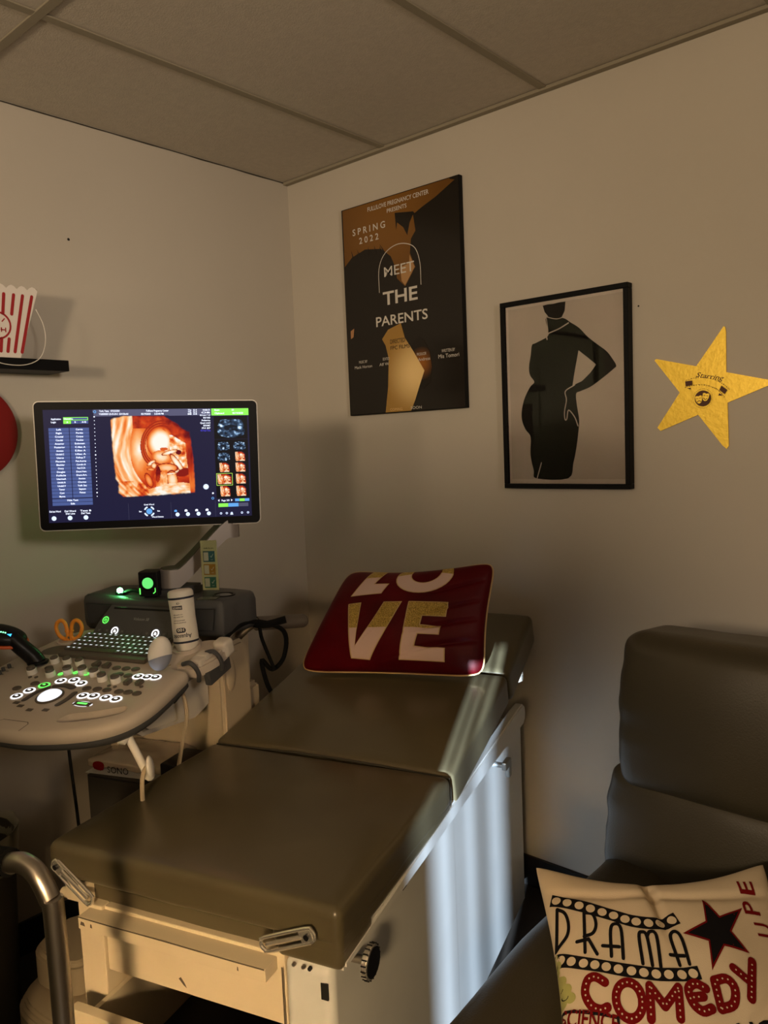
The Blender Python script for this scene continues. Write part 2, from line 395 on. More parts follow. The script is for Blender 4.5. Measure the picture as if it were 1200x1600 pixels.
# ------------------------------------------------------------------ poster
W0, H0 = .513, .7253
AMB = mat('poster_amber', (.1, .04, .01), .16); radial(AMB, (.082, -.205, .02), .0, .062, (.30, .10, .012), (.010, .0075, .005))
po = empty('film_poster', onwall(.5494, 1.911), 'glossy black and orange film style poster reading MEET THE PARENTS with two silhouetted faces', 'poster')
b = B(); b.box((-W0/2, -H0/2, 0.001), (W0/2, H0/2, .019), FRAME, .0015); b.build('backing_board', po)
b = B(); Z = [.0192]
def L(): Z[0] += .00005; z = Z[0]; return lambda x, y: (x, y, z)
b.poly([(-W0/2+.003, -H0/2+.003), (W0/2-.003, -H0/2+.003), (W0/2-.003, H0/2-.003), (-W0/2+.003, H0/2-.003)], POSTB, f=L())
b.poly([(-.25, .345), (.22, .357), (.239, .350), (.162, .315), (.109, .297), (.068, .28), (.076, .227), (.056, .205), (.049, .16), (.07, .112), (.024, .055), (-.011, .087), (-.013, .119), (-.035, .165), (-.077, .197), (-.15, .208), (-.213, .192), (-.250, .165)], POSTO, f=L())
b.poly([(-.25, .345), (.15, .355), (.22, .357), (.22, .3595), (-.25, .3595)], POSTO, f=L())
b.poly([(-.01, .302), (.069, .29), (.097, .259), (.079, .227), (.068, .28), (.053, .258), (.041, .219), (.025, .248), (-.001, .269), (-.006, .244)], POSTB, f=L())
for k in range(9):   # loose hair strands of the left head
    x = -.21+.018*k; b.poly([(x, .185), (x+.006, .185), (x-.006+.012*math.sin(k*2.1), .212+.006*math.cos(k*3))], POSTB, f=L())
b.poly([(.005, .12), (.045, .128), (.048, .155), (.068, .112), (.024, .058), (.01, .075)], mat('poster_tan', (.40, .22, .09), .16), f=L())
b.poly([(-.085, -.3595), (-.069, -.273), (-.061, -.175), (-.073, -.13), (-.088, -.107), (-.059, -.078), (-.001, -.063), (.014, -.113), (.047, -.159), (.093, -.23), (.068, -.283), (.049, -.325), (.03, -.3595)], POSTY, f=L())
b.poly([(.040, -.15), (.052, -.13), (.075, -.118), (.095, -.13), (.118, -.17), (.125, -.22), (.115, -.27), (.085, -.29), (.068, -.283), (.093, -.23), (.047, -.159)], AMB, f=L())
b.poly([(-.235, -.062), (-.217, -.055), (-.222, -.085), (-.235, -.09)], mat('poster_skin', (.40, .20, .09), .16), f=L())
def ptx(t, x, y, h, wd, m_=POSTW, bold=0): b.text(t, x, y, h, m_, wd=wd, bold=bold, f=L())
ptx('FULLILOVE PREGNANCY CENTER', .003, .331, .0145, .266, bold=.01); ptx('PRESENTS', .0, .3085, .013, .086, bold=.01)
ptx('S P R I N G', -.129, .2635, .022, .151, bold=.012); ptx('2 0 2 2', -.130, .2305, .021, .09, bold=.012)
ptx('MEET', 0, .100, .032, .132, bold=.002); ptx('THE', 0, .005, .045, .152, bold=.018); ptx('PARENTS', .002, -.063, .033, .227, bold=.012)
b.stroke([(-.091, .051), (-.088, .132), (-.056, .180), (.004, .198), (.066, .178), (.090, .125), (.092, .05)], .0025, POSTW, sm=6, cap=False, f=L())
ptx('DIRECTED', -.018, -.127, .014, .066, POSTB); ptx('FPC FILMS', -.008, -.148, .0125, .084, POSTB)
ptx('WRITTEN BY', .194, -.179, .010, .054); ptx('Mia Tomori', .195, -.197, .0125, .083)
ptx('MUSIC BY', -.180, -.180, .009, .040); ptx('Mack Horton', -.180, -.198, .010, .083)
ptx('PRODUCER', .084, -.179, .009, .040); ptx('Andreas', .094, -.197, .010, .05)
ptx('EDITED', -.072, -.180, .009, .03); ptx('Alf W', -.082, -.198, .010, .044)
ptx('COMING', -.035, -.3555, .009, .055, POSTG); ptx('SOON', .053, -.3545, .009, .047)
b.build('poster_print', po)

# ------------------------------------------------------------------ framed print
W1, H1 = .4073, .5631
fr = empty('framed_print', onwall(1.152, 1.573), 'black framed print of a dark silhouette of a pregnant figure with hand on hip', 'picture')
b = B(); fw = .014
for lo, hi in (((-W1/2, H1/2-fw, .001), (W1/2, H1/2, .030)), ((-W1/2, -H1/2, .001), (W1/2, -H1/2+fw, .030)), ((-W1/2, -H1/2+fw, .001), (-W1/2+fw, H1/2-fw, .030)), ((W1/2-fw, -H1/2+fw, .001), (W1/2, H1/2-fw, .030))):
    b.box(lo, hi, FRAME, .001, 1)
b.build('frame', fr)
b = B(); b.box((-W1/2+fw-.001, -H1/2+fw-.001, .004), (W1/2-fw+.001, H1/2-fw+.001, .018), MATB); b.build('mount_board', fr)
b = B(); Z[0] = .0185
edge = []
for k in range(40): edge.append((-.180+.366*k/40, .259+.0012*noise.noise(Vector((k*.9, 0, 0)))))
for k in range(50): edge.append((.187+.0012*noise.noise(Vector((k*.9, 5, 0))), .259-.512*k/50))
for k in range(40): edge.append((.187-.367*k/40, -.254+.0016*noise.noise(Vector((k*.9, 9, 0)))))
for k in range(50): edge.append((-.181+.0012*noise.noise(Vector((k*.9, 13, 0))), -.254+.512*k/50))
b.poly(edge, PAPER, f=L())
body = [(-.051, .222), (.003, .212), (.026, .197), (.053, .178), (.079, .15), (.109, .125), (.135, .104), (.151, .083), (.163, .062), (.155, .053), (.121, .03), (.085, .009), (.054, -.001), (.04, -.008), (.042, -.042), (.048, -.083), (.044, -.124), (.037, -.166), (.027, -.207), (.009, -.252), (-.096, -.252), (-.105, -.228), (-.115, -.18), (-.113, -.127), (-.129, -.105), (-.141, -.078), (-.142, -.048), (-.131, -.01), (-.111, .023), (-.096, .037), (-.11, .058), (-.113, .083), (-.106, .117), (-.101, .146), (-.088, .151), (-.049, .165), (-.046, .182)]
def smooth_loop(P, n=4):
    P = [Vector((x, y, 0)) for x, y in P]; out = []; N = len(P)
    for i in range(N):
        a, c, d, e = P[i-1], P[i], P[(i+1) % N], P[(i+2) % N]
        for k in range(n):
            t = k/n; q = .5*((2*c)+(d-a)*t+(2*a-5*c+4*d-e)*t*t+(3*c-a-3*d+e)*t**3); out.append((q.x, q.y))
    return out
b.poly(smooth_loop(body), ARTB, f=L())
b.poly([(.05, .115), (.078, .092), (.103, .07), (.086, .049), (.059, .027), (.029, .017), (.036, .053)], PAPER, f=L())
b.poly([(-.062, .256), (-.046, .2575), (-.028, .2565), (-.009, .258), (.012, .2575), (.009, .232), (-.001, .215), (-.019, .213), (-.043, .221), (-.056, .237)], ARTB, f=L())
for P, w_ in (([(-.050, .157), (-.049, .172), (-.011, .183), (.020, .196)], .0035), ([(-.053, .223), (-.02, .2125), (.004, .214)], .002), ([(.036, .018), (.006, .002), (.009, -.023), (.002, -.056), (.003, -.079), (.009, -.078), (.015, -.053), (.034, -.074), (.044, -.1)], .003), ([(-.117, -.252), (-.107, -.222)], .003), ([(-.094, -.252), (-.078, -.205)], .003), ([(-.046, .182), (-.051, .22)], .002)):
    b.stroke(P, w_, PAPER, sm=4, f=L())
b.build('print', fr)
b = B(); b.box((-W1/2+fw-.001, -H1/2+fw-.001, .0235), (W1/2-fw+.001, H1/2-fw+.001, .0255), PANE); b.build('glass_pane', fr)

# ------------------------------------------------------------------ star
sr = empty('gold_star', onwall(1.545, 1.556), 'gold foil star reading Starring stuck on the wall beside the framed print', 'wall decoration')
star = [(.0521, .1509), (.0560, .1500), (.058, .1369), (.0586, .0356), (.1598, .0079), (.1609, -.0052), (.0616, -.0421), (.0646, -.1522), (.0593, -.1598), (.0487, -.1504), (-.0123, -.0688), (-.1129, -.1071), (-.1216, -.0981), (-.0602, -.0077), (-.1277, .0827), (-.1227, .0865), (-.0166, .0573)]
b = B(); b.prism(star, .001, .0045, GOLDF, smooth=False); b.build('star_plate', sr)
b = B(); Z[0] = .0047
b.text('Starring', .0155, .0225, .0125, STARP, wd=.069, shear=.35, rot=-.215, bold=.008, f=L())
def arcpt(t, P):
    q = catmull([(x, y, 0) for x, y in P], 10); i = min(len(q)-1, int(t*(len(q)-1))); return q[i]
FT = [(-.0431, .0231), (-.0181, .0274), (.0064, .0259), (.0306, .0185), (.0517, .006), (.0661, -.0081)]; FB = [(-.0446, .0051), (-.0237, .0085), (.0036, .0075), (.0252, -.0001), (.0411, -.01), (.0543, -.0267)]
for P in (FT, FB):
    for k in range(31):
        q = arcpt(k/30, P); b.poly([(q.x-.0009, q.y-.0009), (q.x+.0009, q.y-.0009), (q.x+.0009, q.y+.0009), (q.x-.0009, q.y+.0009)], STARP, f=L())
b.poly([(-.0445, .0205), (-.0264, .0212), (-.0259, .0098), (-.0432, .0073)], STARP, f=L()); b.poly([(.0478, .0022), (.0622, -.0097), (.0556, -.02), (.0425, -.0082)], STARP, f=L())
b.poly([(-.0404, .002), (-.0307, .0027), (-.0307, -.002)], STARP, f=L()); b.poly([(.0424, -.0164), (.0503, -.0232), (.0398, -.0224)], STARP, f=L())
b.disc(.0008, -.0272, .0205, STARP, 32, f=L())
for k in range(36):
    a = 2*PI*k/36; x, y = .0008+.0248*math.cos(a), -.0272+.0248*math.sin(a); b.disc(x, y, .0008, STARP, 6, f=L())
for cx, cy, rt, hap in ((-.0085, -.0290, .12, False), (.0090, -.0235, -.2, True)):   # sad and smiling theatre masks
    ca, sa = math.cos(rt), math.sin(rt); R = lambda P: [(cx+x*ca-y*sa, cy+x*sa+y*ca) for x, y in P]
    b.poly(R([(-.0085, .008), (-.005, .0095), (0, .0078), (.005, .0095), (.0085, .008), (.0082, -.002), (.005, -.009), (0, -.0115), (-.005, -.009), (-.0082, -.002)]), GOLDF, f=L())
    for sx in (-1, 1): b.stroke(R([(sx*.0055, .0022), (sx*.0035, .0035 if hap else .0028), (sx*.0015, .0022)]), .0012, STARP, f=L())
    b.stroke(R([(-.0045, -.004 if hap else -.0065), (0, -.0072 if hap else -.0038), (.0045, -.004 if hap else -.0065)]), .0018, STARP, sm=4, f=L())
b.build('star_print', sr)

# ------------------------------------------------------------------ left wall: shelf, bucket, red disc
b = B(); b.box((0.001, -1.75, 1.686), (.125, -.99, 1.7165), FRAME, .0015); b.build('wall_shelf', label='black floating shelf on the left wall under the striped popcorn bucket', cat='shelf', loc=(0, -1.37, 1.686))
SZ, CY = 1.7168, -1.177
pb = empty('popcorn_bucket', T(.075, CY, SZ) @ RZ(PI/2), 'red and white striped popcorn bucket standing on the black wall shelf', 'bucket')
b = B()
def bside(u, v, fx):   # local: x right (along +Y world), y = depth, z up ; outer shell
    hw = .058+.055*v; hd = .036+.012*v; return hw, hd
def bk(u, v):
    v_ = v; hw, hd = bside(u, v_, 0); a = u*4
    sc = .010*abs(math.sin(PI*((a % 1)*(8 if int(a) % 2 == 0 else 4)))) if v > .98 else 0
    s_ = int(a) % 4; f = a-int(a)
    x, y = [(-hw+2*hw*f, -hd), (hw, -hd+2*hd*f), (hw-2*hw*f, hd), (-hw, hd-2*hd*f)][s_]
    return (x, y, .001+.182*v_+sc)
b.grid(bk, 128, 12, POPW, cu=True)
b.box((-.057, -.035, .0005), (.057, .035, .003), POPW)
b.build('carton', pb, sharp=1.2)
def bface(x, z): v = z/.182; hd = .036+.012*v; return (x, -hd-.0006, .001+z)
b = B()
for t_, bo in ((.096, .062), (.071, .043), (.047, .024), (.021, .006), (-.004, -.012), (-.030, -.031), (-.055, -.049)):
    P0, P1 = (bo, .016), (t_, .166)
    if t_ > .06: b.stroke([P0, P1], .0085, POPR, f=bface)
    else:
        b.stroke([P0, (bo+(t_-bo)*.22, .049)], .0085, POPR, f=bface)
        if abs(t_) < .048: b.stroke([(bo+(t_-bo)*.66, .115), P1], .0085, POPR, f=bface)
b.ring(-.0, .083, .032, .037, POPR, f=bface)
for P in ([(.012, .093), (.02, .102)], [(.008, .072), (.022, .072)], [(.010, .066), (.010, .078)], [(.021, .066), (.021, .078)]): b.stroke(P, .003, POPR, f=bface, cap=False)
b.build('printed_stripes', pb)
b = B(); b.tube([(.128, -1.075, 1.85), (.133, -1.060, 1.81), (.135, -1.058, 1.765), (.134, -1.075, 1.72), (.132, -1.115, 1.6985), (.131, -1.17, 1.6975), (.131, -1.22, 1.712)], .0013, LGREY, 6)
b.build('loose_cord', label='thin pale cord curling down over the shelf edge beside the popcorn bucket', cat='cord', loc=(.13, -1.1, 1.70))
b = B(); prof = [(0, 0), (.132, 0), (.136, .006), (.136, .012), (.128, .016), (.02, .016), (0, .016)]
b.lathe(prof, REDD, T(.001, -1.236, 1.524) @ RY(PI/2), 64); b.build('wall_disc', label='dark red round disc hung on the left wall beside the screen', cat='wall decoration', loc=(0.001, -1.236, 1.524))

# ------------------------------------------------------------------ exam table (local x = right, y = towards the head, z = up)
TM = T(1.42702, -1.29382, 0) @ RZ(math.atan2(.28602, .95822))
et = empty('exam_table', TM, 'cream metal exam table with olive grey vinyl cushions running back to the right wall', 'table')
def soft(h, puff, seed, amp=.0025, fr=6, front=0):
    def f(p):
        x, y, z = p.x/h[0], p.y/h[1], p.z/h[2]
        k = max(0, 1-x*x)*max(0, 1-y*y)
        dz = puff*min(1, 1.6*k)**.6*(1 if z > 0 else 0) if k > 0 else 0
        nz = noise.noise(Vector((p.x*fr, p.y*fr, seed)))*amp+noise.noise(Vector((p.x*fr*3, p.y*fr*3, seed+5)))*amp*.3
        return (p.x+noise.noise(Vector((p.y*9, p.z*9, seed)))*amp*.6, p.y+noise.noise(Vector((p.x*9, p.z*14, seed+2)))*amp*.8, p.z+dz+nz)
    return f
h = (.315, .262, .0335); b = B()
b.rbox(h, .016, VINYL, T(-.315, .262, .6865), soft(h, .006, 1), n=22, rs=5)
h2 = (.066, .260, .028); b.rbox(h2, .012, VINYL, T(-.067, .262, .664), soft(h2, 0, 4, .001), n=10)
h2 = (.062, .06, .022); b.rbox(h2, .012, VINYL, T(-.063, .062, .636), soft(h2, 0, 4, .001), n=6)
b.build('seat_cushion', et, sharp=1.5)
b = B(); h = (.210, .10, .0215); b.rbox(h, .010, VINYL, T(-.335, .120, .6315), soft(h, 0, 9, .0025, 10), n=16, rs=4); b.build('front_lower_cushion', et, sharp=1.5)
h = (.315, .232, .0425); b = B(); b.rbox(h, .015, VINYL, T(0, .530, .7215) @ RX(.192) @ T(-.315, .233, -.0425), soft(h, .006, 14), n=22, rs=5); b.build('back_cushion', et, sharp=1.5)
h = (.315, .150, .050); b = B(); b.rbox(h, .018, VINYL, T(0, .990, .813) @ RX(.345) @ T(-.315, .152, -.050), soft(h, .010, 21), n=18, rs=5); b.build('head_cushion', et, sharp=1.5)
b = B()
b.tube([(-.622, .527, .714), (-.32, .5275, .722), (-.008, .527, .714)], .003, VSEAM, 6, smooth=4); b.tube([(-.007, .527, .715), (-.004, .526, .69), (-.004, .522, .65)], .0022, VSEAM, 6)
b.tube([(-.622, .987, .802), (-.3, .988, .812), (-.008, .987, .803)], .003, VSEAM, 6, smooth=4); b.tube([(-.006, .987, .802), (-.003, .98, .76), (-.003, .976, .73)], .0022, VSEAM, 6)
b.build('seam_piping', et)
# cabinet
b = B()
b.box((-.56, .43, .062), (-.0203, 1.181, .618), ENAMR, .006)
b.box((-.56, .0, .062), (-.50, .43, .618), ENAM, .004)
b.box((-.1115, .0, .062), (-.02, .60, .618), ENAMR, .018, 5)
b.box((-.50, .006, .492), (-.110, .432, .618), ENAM, .003)
b.box((-.50, .006, .062), (-.110, .432, .270), ENAM, .003)
b.box((-.505, .425, .26), (-.10, .432, .50), DARKI)
b.poly([(-.1135, .065), (-.1105, .065), (-.1105, .60), (-.1135, .60)], CHIP, M=T(0, -.0008, 0) @ RX(PI/2))
b.box((-.54, .03, 0), (-.05, 1.14, .064), DARKI)
# wear marks and fittings on the front
b.poly([(-.335, .518), (-.330, .522), (-.322, .512), (-.318, .504), (-.325, .508)], CHIP, M=T(0, .0055, 0) @ RX(PI/2))
b.box((-.040, -.0015, .564), (-.027, .002, .592), DARKI, .0005)
for x in (-.088, -.070, -.058): b.cyl((x, .001, .612), (x, -.004, .612), .0035, STEEL if x < -.06 else DARKI, n=10)
b.box((-.0215, .285, .590), (-.0175, .305, .625), DARKI, .003)
b.build('cabinet', et)
b = B(); b.box((-.53, -.030, .588), (-.125, .11, .6115), ENAM, .002)
b.tube([(-.528, -.0300, .6105), (-.45, -.0302, .6102), (-.33, -.0301, .6108), (-.20, -.0302, .6103), (-.127, -.030, .6105)], .0011, CHIP, 5)
for x, l in ((-.524, .012), (-.50, .005), (-.18, .003)): b.poly([(x, .597), (x+l, .596), (x+l*.8, .603), (x+l*.2, .604)], CHIP, M=T(0, -.0304, 0) @ RX(PI/2))
b.build('pull_out_board', et)
b = B(); b.box((-.515, -.078, .285), (-.098, -.058, .472), ENAM, .002)
b.box((-.492, -.060, .300), (-.482, .36, .455), ENAM); b.box((-.128, -.060, .300), (-.118, .36, .455), ENAM); b.box((-.49, -.06, .300), (-.12, .36, .306), DARKI)
b.build('drawer', et)
b = B()
R_ = [(.0, .0), (.0, .0)]
pr = [(.01, .615), (.35, .617), (.60, .622), (1.135, .622), (1.152, .632), (1.158, .65), (1.152, .672), (1.135, .682), (1.08, .682), (.50, .655), (.01, .630)]
b.prism([(y, z) for y, z in pr], -.026, .001, ENAMR, Matrix(((0, 0, 1, 0), (1, 0, 0, 0), (0, 1, 0, 0), (0, 0, 0, 1))), bev=.004)
b.build('side_rail', et)
b = B(); b.prism([(y, z) for y, z in pr], -.604, -.58, ENAM, Matrix(((0, 0, 1, 0), (1, 0, 0, 0), (0, 1, 0, 0), (0, 0, 0, 1))), bev=.004); b.box((-.60, .24, .60), (-.03, 1.15, .625), ENAM, .003); b.build('top_frame', et)
b = B(); b.cyl((-.02, .067, .598), (.014, .067, .598), .0075, STEEL, n=16)
b.cyl((.012, .067, .598), (.022, .067, .598), .0285, CHROME, n=40, bev=.002); b.cyl((.0215, .067, .598), (.0232, .067, .598), .0245, BLACK, n=40)
for k in range(20):
    a = 2*PI*k/20; b.cyl((.0125, .067+.0285*math.cos(a), .598+.0285*math.sin(a)), (.0215, .067+.0285*math.cos(a), .598+.0285*math.sin(a)), .0012, BLACK, n=6)
b.build('adjustment_knob', et, label='black faced knob with chrome rim')
b = B(); b.cyl((-.02, .875, .606), (.020, .875, .606), .007, GREYMET, n=14)
b.box((.012, .862, .596), (.026, .905, .618), GREYMET, .004); b.box((.012, .892, .566), (.026, .912, .616), GREYMET, .004, taper=None)
b.build('release_lever', et, label='grey metal lever handle')
def stirrup(M, nm):
    b = B()
    P = [(-.012, .0), (-.012, .085), (-.008, .094), (0, .098), (.008, .094), (.012, .085), (.012, 0), (.008, -.009), (0, -.012), (-.008, -.009)]
    b.tube([(x, y, 0) for x, y in P], .0032, CHROME, 8, smooth=2, closed=True, M=M)
    b.tube([(0, .012, 0), (0, .05, 0), (0, .086, 0)], .004, CHROME, 8, M=M)
    b.prism([(-.011, -.010), (.011, -.010), (.011, .016), (-.011, .016)], -.003, .003, CHROME, M, .002); b.cyl((0, 0, -.004), (0, 0, .007), .005, BLACK, M=M, n=12)
    b.build(nm, et)
# local frame: x across, y along the loop, z out of the front face
def FM(x, z, ang, y=-.012): return Matrix(((1, 0, 0, x), (0, 0, -1, y), (0, 1, 0, z), (0, 0, 0, 1))) @ RZ(ang)
stirrup(FM(-.052, .676, math.radians(113)), 'stirrup_bracket'); stirrup(FM(-.600, .680, math.radians(-124), -.004), 'stirrup_bracket')
b = B(); b.box((-.585, -.004, .617), (-.535, .03, .652), ENAM, .004); b.cyl((-.60, .005, .625), (-.575, .005, .625), .009, ENAM, n=12); b.build('stirrup_socket', et)

# ------------------------------------------------------------------ pillows
class Pillow:
    def __init__(s, BL, BR, TL, TR, bf, bb, sag=(0, 0, 0, 0), noise_amp=.004, seed=0, crease=None, cr=.03):
        s.cr = cr
        s.c = [Vector(q) for q in (BL, BR, TL, TR)]; s.bf = bf; s.bb = bb; s.sag = sag; s.na = noise_amp; s.seed = seed; s.crease = crease
        s.n = (s.c[1]-s.c[0]).cross(s.c[2]-s.c[0]).normalized()
    def warp(s, u, v):
        bt, rt, tp, lf = s.sag
        c_ = s.cr*(abs(2*u-1)*abs(2*v-1))**7; u, v = u+(c_ if u < .5 else -c_), v+(c_ if v < .5 else -c_)
        return (u+lf*4*v*(1-v)*(1-u)**2-rt*4*v*(1-v)*u**2, v+bt*4*u*(1-u)*(1-v)**2-tp*4*u*(1-u)*v**2)
    def P(s, u, v, side=1, eps=0):
        U, V = s.warp(u, v); BL, BR, TL, TR = s.c
        p = (BL*(1-U)+BR*U)*(1-V)+(TL*(1-U)+TR*U)*V
        k = max(0, 16*u*(1-u)*v*(1-v)); e = k**.42
        nn = noise.noise(Vector((u*3.2, v*3.2, s.seed)))*s.na+noise.noise(Vector((u*9, v*6, s.seed+3)))*s.na*.35
        q = (s.bf if side > 0 else -s.bb)*e+nn*min(1, e*1.5)
        if s.crease and side > 0: q += s.crease(u, v)*min(1, k*6)
        return p+s.n*(q+eps*side)
    def inv(s, U, V):
        u, v = U, V
        for _ in range(12):
            a, c = s.warp(u, v); u += U-a; v += V-c; u = min(1, max(0, u)); v = min(.999, max(.001, v))
        return u, v
    def shell(s, b, m, n=44):
        g = lambda t: .5-.5*math.cos(PI*t)*(1-.25*math.sin(PI*t))
        b.grid(lambda i, j: s.P(g(i), g(j), 1), n, n, m); b.grid(lambda i, j: s.P(1-g(i), g(j), -1), n, n, m)
    def edge(s, b, r, m, out=.002):
        pts = []; N = 26
        for a, c in ((lambda t: (t, 0)), (lambda t: (1, t)), (lambda t: (1-t, 1)), (lambda t: (0, 1-t))) and [(lambda t: (t, 0), 0), (lambda t: (1, t), 0), (lambda t: (1-t, 1), 0), (lambda t: (0, 1-t), 0)]:
            for k in range(N): u, v = a(k/N); pts.append(s.P(u, v, 1))
        b.tube(pts, r, m, 6, smooth=0, closed=True)
LM = TM
def lv(p): return tuple(p)
pl1 = empty('love_pillow', TM @ T(-.30, .92, .81), 'crimson velvet pillow with gold and blush LOVE letters propped at the head of the table', 'pillow')
off = Vector((-.30, .92, .81))
def wr(u, v):
    q = 0
    for (a0, v0, u0, wd, am) in ((.35, .40, .75, .018, -.010), (.40, .56, .78, .016, -.008), (.3, .24, .80, .02, -.010), (.35, .76, .80, .02, -.008), (.5, .16, .62, .015, -.005)):
        d = (v-v0)-(u-u0)*a0; q += am*math.exp(-(d/wd)**2)*math.exp(-((u-u0)/.16)**2)
    return q
p1 = Pillow(*[Vector(q)-off for q in ((-.590, .875, .800), (-.045, .935, .815), (-.495, 1.045, 1.072), (-.035, 1.035, 1.115))], .060, .055, (.02, .03, .07, .0), .006, 2, wr, .035)
b = B(); p1.shell(b, REDVEL, 110); b.build('cover', pl1, sharp=2.5)
b = B(); p1.edge(b, .0032, CORD); b.build('piping', pl1)
def lmap(eps):
    def f(x, y):
        u, v = p1.inv(x, y); return p1.P(u, min(v, .995), 1, eps)
    return f
def letters(polys, tsplit):
    for P in polys:
        for lo, hi, m_ in ((-9, tsplit, BLUSH), (tsplit, 9, GOLDG)):
            q = []; N = len(P)
            t = bmesh.new(); vv = [t.verts.new((x, y, 0)) for x, y in P]; t.faces.new(vv); bmesh.ops.triangulate(t, faces=t.faces[:])
            if lo > -5: bmesh.ops.bisect_plane(t, geom=t.verts[:]+t.edges[:]+t.faces[:], plane_co=(0, lo, 0), plane_no=(0, 1, 0), clear_inner=True)
            else: bmesh.ops.bisect_plane(t, geom=t.verts[:]+t.edges[:]+t.faces[:], plane_co=(0, hi, 0), plane_no=(0, 1, 0), clear_outer=True)
            bmesh.ops.triangulate(t, faces=t.faces[:]); t.verts.index_update()
            V = [(v.co.x, v.co.y) for v in t.verts]; F = [tuple(v.index for v in f.verts) for f in t.faces]; t.free()
            if F: lb.flat(V, F, m_, f=lmap(.0014), grid=.010)
        lb.stroke(P+[P[0]], .006, CORD, f=lmap(.0018), grid=.012, cap=False)
lb = B()
Vp = [(.165, .60), (.245, .605), (.305, .21), (.395, .60), (.500, .60), (.405, .10), (.305, .11)]
Ep = [(.545, .60), (.770, .59), (.770, .47), (.640, .475), (.638, .395), (.750, .39), (.750, .315), (.635, .32), (.630, .215), (.790, .205), (.795, .10), (.565, .105)]
Lp = [(.225, .99), (.330, .99), (.280, .785), (.375, .78), (.355, .685), (.155, .68)]
letters([Vp, Ep], .375); letters([Lp], .86)
ro = [(.585+.175*math.cos(a), .86+.175*math.sin(a)) for a in [PI*k/16 for k in range(33)]]
ri = [(.590+.095*math.cos(a), .88+.10*math.sin(a)) for a in [PI*k/16 for k in range(33)]]
def half(o, i, a, c): return [q for q in o[a:c+1]]+[q for q in i[a:c+1]][::-1]
def clamp(P): return [(x, min(y, .99)) for x, y in P]
V = []; F = []; F2 = []
for k in range(33): V += [(ro[k][0], min(ro[k][1], .99)), (ri[k][0], min(ri[k][1], .985))]
for k in range(32):
    if V[2*k][1] > .989 and V[2*k+1][1] > .983 and V[2*k+2][1] > .989: continue
    (F if (k < 16) else F2).append((2*k, 2*k+1, 2*k+3, 2*k+2))
lb.flat(V, F, GOLDG, f=lmap(.0014), grid=.010); lb.flat(V, F2, BLUSH, f=lmap(.0014), grid=.010)
lb.stroke(clamp(ro[15:33]+[ro[0]]), .006, CORD, f=lmap(.0018), grid=.012, cap=False); lb.stroke(clamp(ri[15:33]+[ri[0]]), .006, CORD, f=lmap(.0018), grid=.012, cap=False)
lb.build('applique_letters', pl1, sharp=2.5)

# cream pillow on the recliner
o2 = Vector((1.85, -1.0, .50))
TL, TR, BL = Vector((1.54, -.90, .66)), Vector((1.874, -.65, .666)), Vector((1.80, -1.28, .46)); BRr = TR+BL-TL
pl2 = empty('movie_pillow', T(*o2), 'cream linen pillow printed DRAMA and COMEDY leaning on the recliner seat', 'pillow')
def cr2(u, v):
    d = u-(.455+.10*(1-v)); q = -.022*math.exp(-(d/.020)**2)*math.exp(-((1-v)/.22)**2)
    d = (1-v)-(.10+.10*abs(u-.45)); q += -.006*math.exp(-(d/.02)**2)
    d = (v-.42)-(u-.8)*.7; q += -.007*math.exp(-(d/.03)**2)*math.exp(-((u-.8)/.12)**2)
    return q
p2 = Pillow(BL-o2, BRr-o2, TL-o2, TR-o2, .062, .05, (.05, .06, .11, .06), .006, 8, cr2, .012)
b = B(); p2.shell(b, LINEN, 110); b.build('cover', pl2, sharp=2.5)
b = B(); e_ = [0]
def cm(x, y):
    u, v = p2.inv(x-.01, 1-y+.004); return p2.P(u, v, 1, .0012+e_[0])
def ck(): e_[0] += .00002; return dict(f=cm, grid=.012)
def ck0(): return dict(f=(lambda x, y, e=e_[0]+.00028: p2.P(*p2.inv(x-.01, 1-y+.004), 1, .0012+e)))
def bar(P, w_, **k): b.stroke(P, w_, INK, sm=4, cap=False, **ck())
def strip(P, dots, n, w_):
    bar(P, w_)
    q = catmull([(x, y, 0) for x, y in P], 14); Ls = [0]
    for a, c in zip(q, q[1:]): Ls.append(Ls[-1]+(c-a).length)
    for k in range(n):
        d = Ls[-1]*(k+.6)/(n+.1); i = max(j for j in range(len(Ls)) if Ls[j] <= d); b.disc(q[i].x, q[i].y, dots, LINEN, 16, ry=dots*.85, grid=.012, **ck0())
strip([(.070, .180), (.143, .208), (.215, .236), (.300, .270), (.370, .301), (.440, .314), (.500, .308), (.545, .293)], .018, 11, .046)
strip([(.058, .386), (.125, .413), (.19, .435), (.30, .468), (.40, .488), (.50, .492), (.572, .484)], .017, 12, .042)
W_ = .0125
for P, sm in (([(.090, .222), (.072, .358)], 0), ([(.090, .222), (.118, .243), (.127, .285), (.115, .325), (.072, .358)], 5),
              ([(.193, .252), (.175, .392)], 0), ([(.197, .252), (.226, .262), (.232, .300), (.215, .330), (.180, .338)], 5), ([(.150, .352), (.195, .350), (.218, .405)], 0),
              ([(.268, .420), (.282, .330), (.300, .306), (.322, .325), (.309, .432)], 5), ([(.243, .380), (.302, .392)], 0),
              ([(.375, .455), (.383, .360), (.398, .345), (.412, .362), (.408, .462)], 5), ([(.412, .362), (.428, .345), (.448, .360), (.437, .467)], 5),
              ([(.507, .462), (.500, .375), (.508, .348), (.528, .347), (.540, .375), (.543, .458)], 5), ([(.482, .428), (.532, .432)], 0)):
    b.stroke(P, W_, INK, sm=sm, **ck())
S = [(.67, .207), (.712, .284), (.816, .242), (.738, .34), (.779, .413), (.691, .396), (.619, .477), (.637, .38), (.55, .352), (.651, .305)]
cxs = sum(x for x, y in S)/10; cys = sum(y for x, y in S)/10
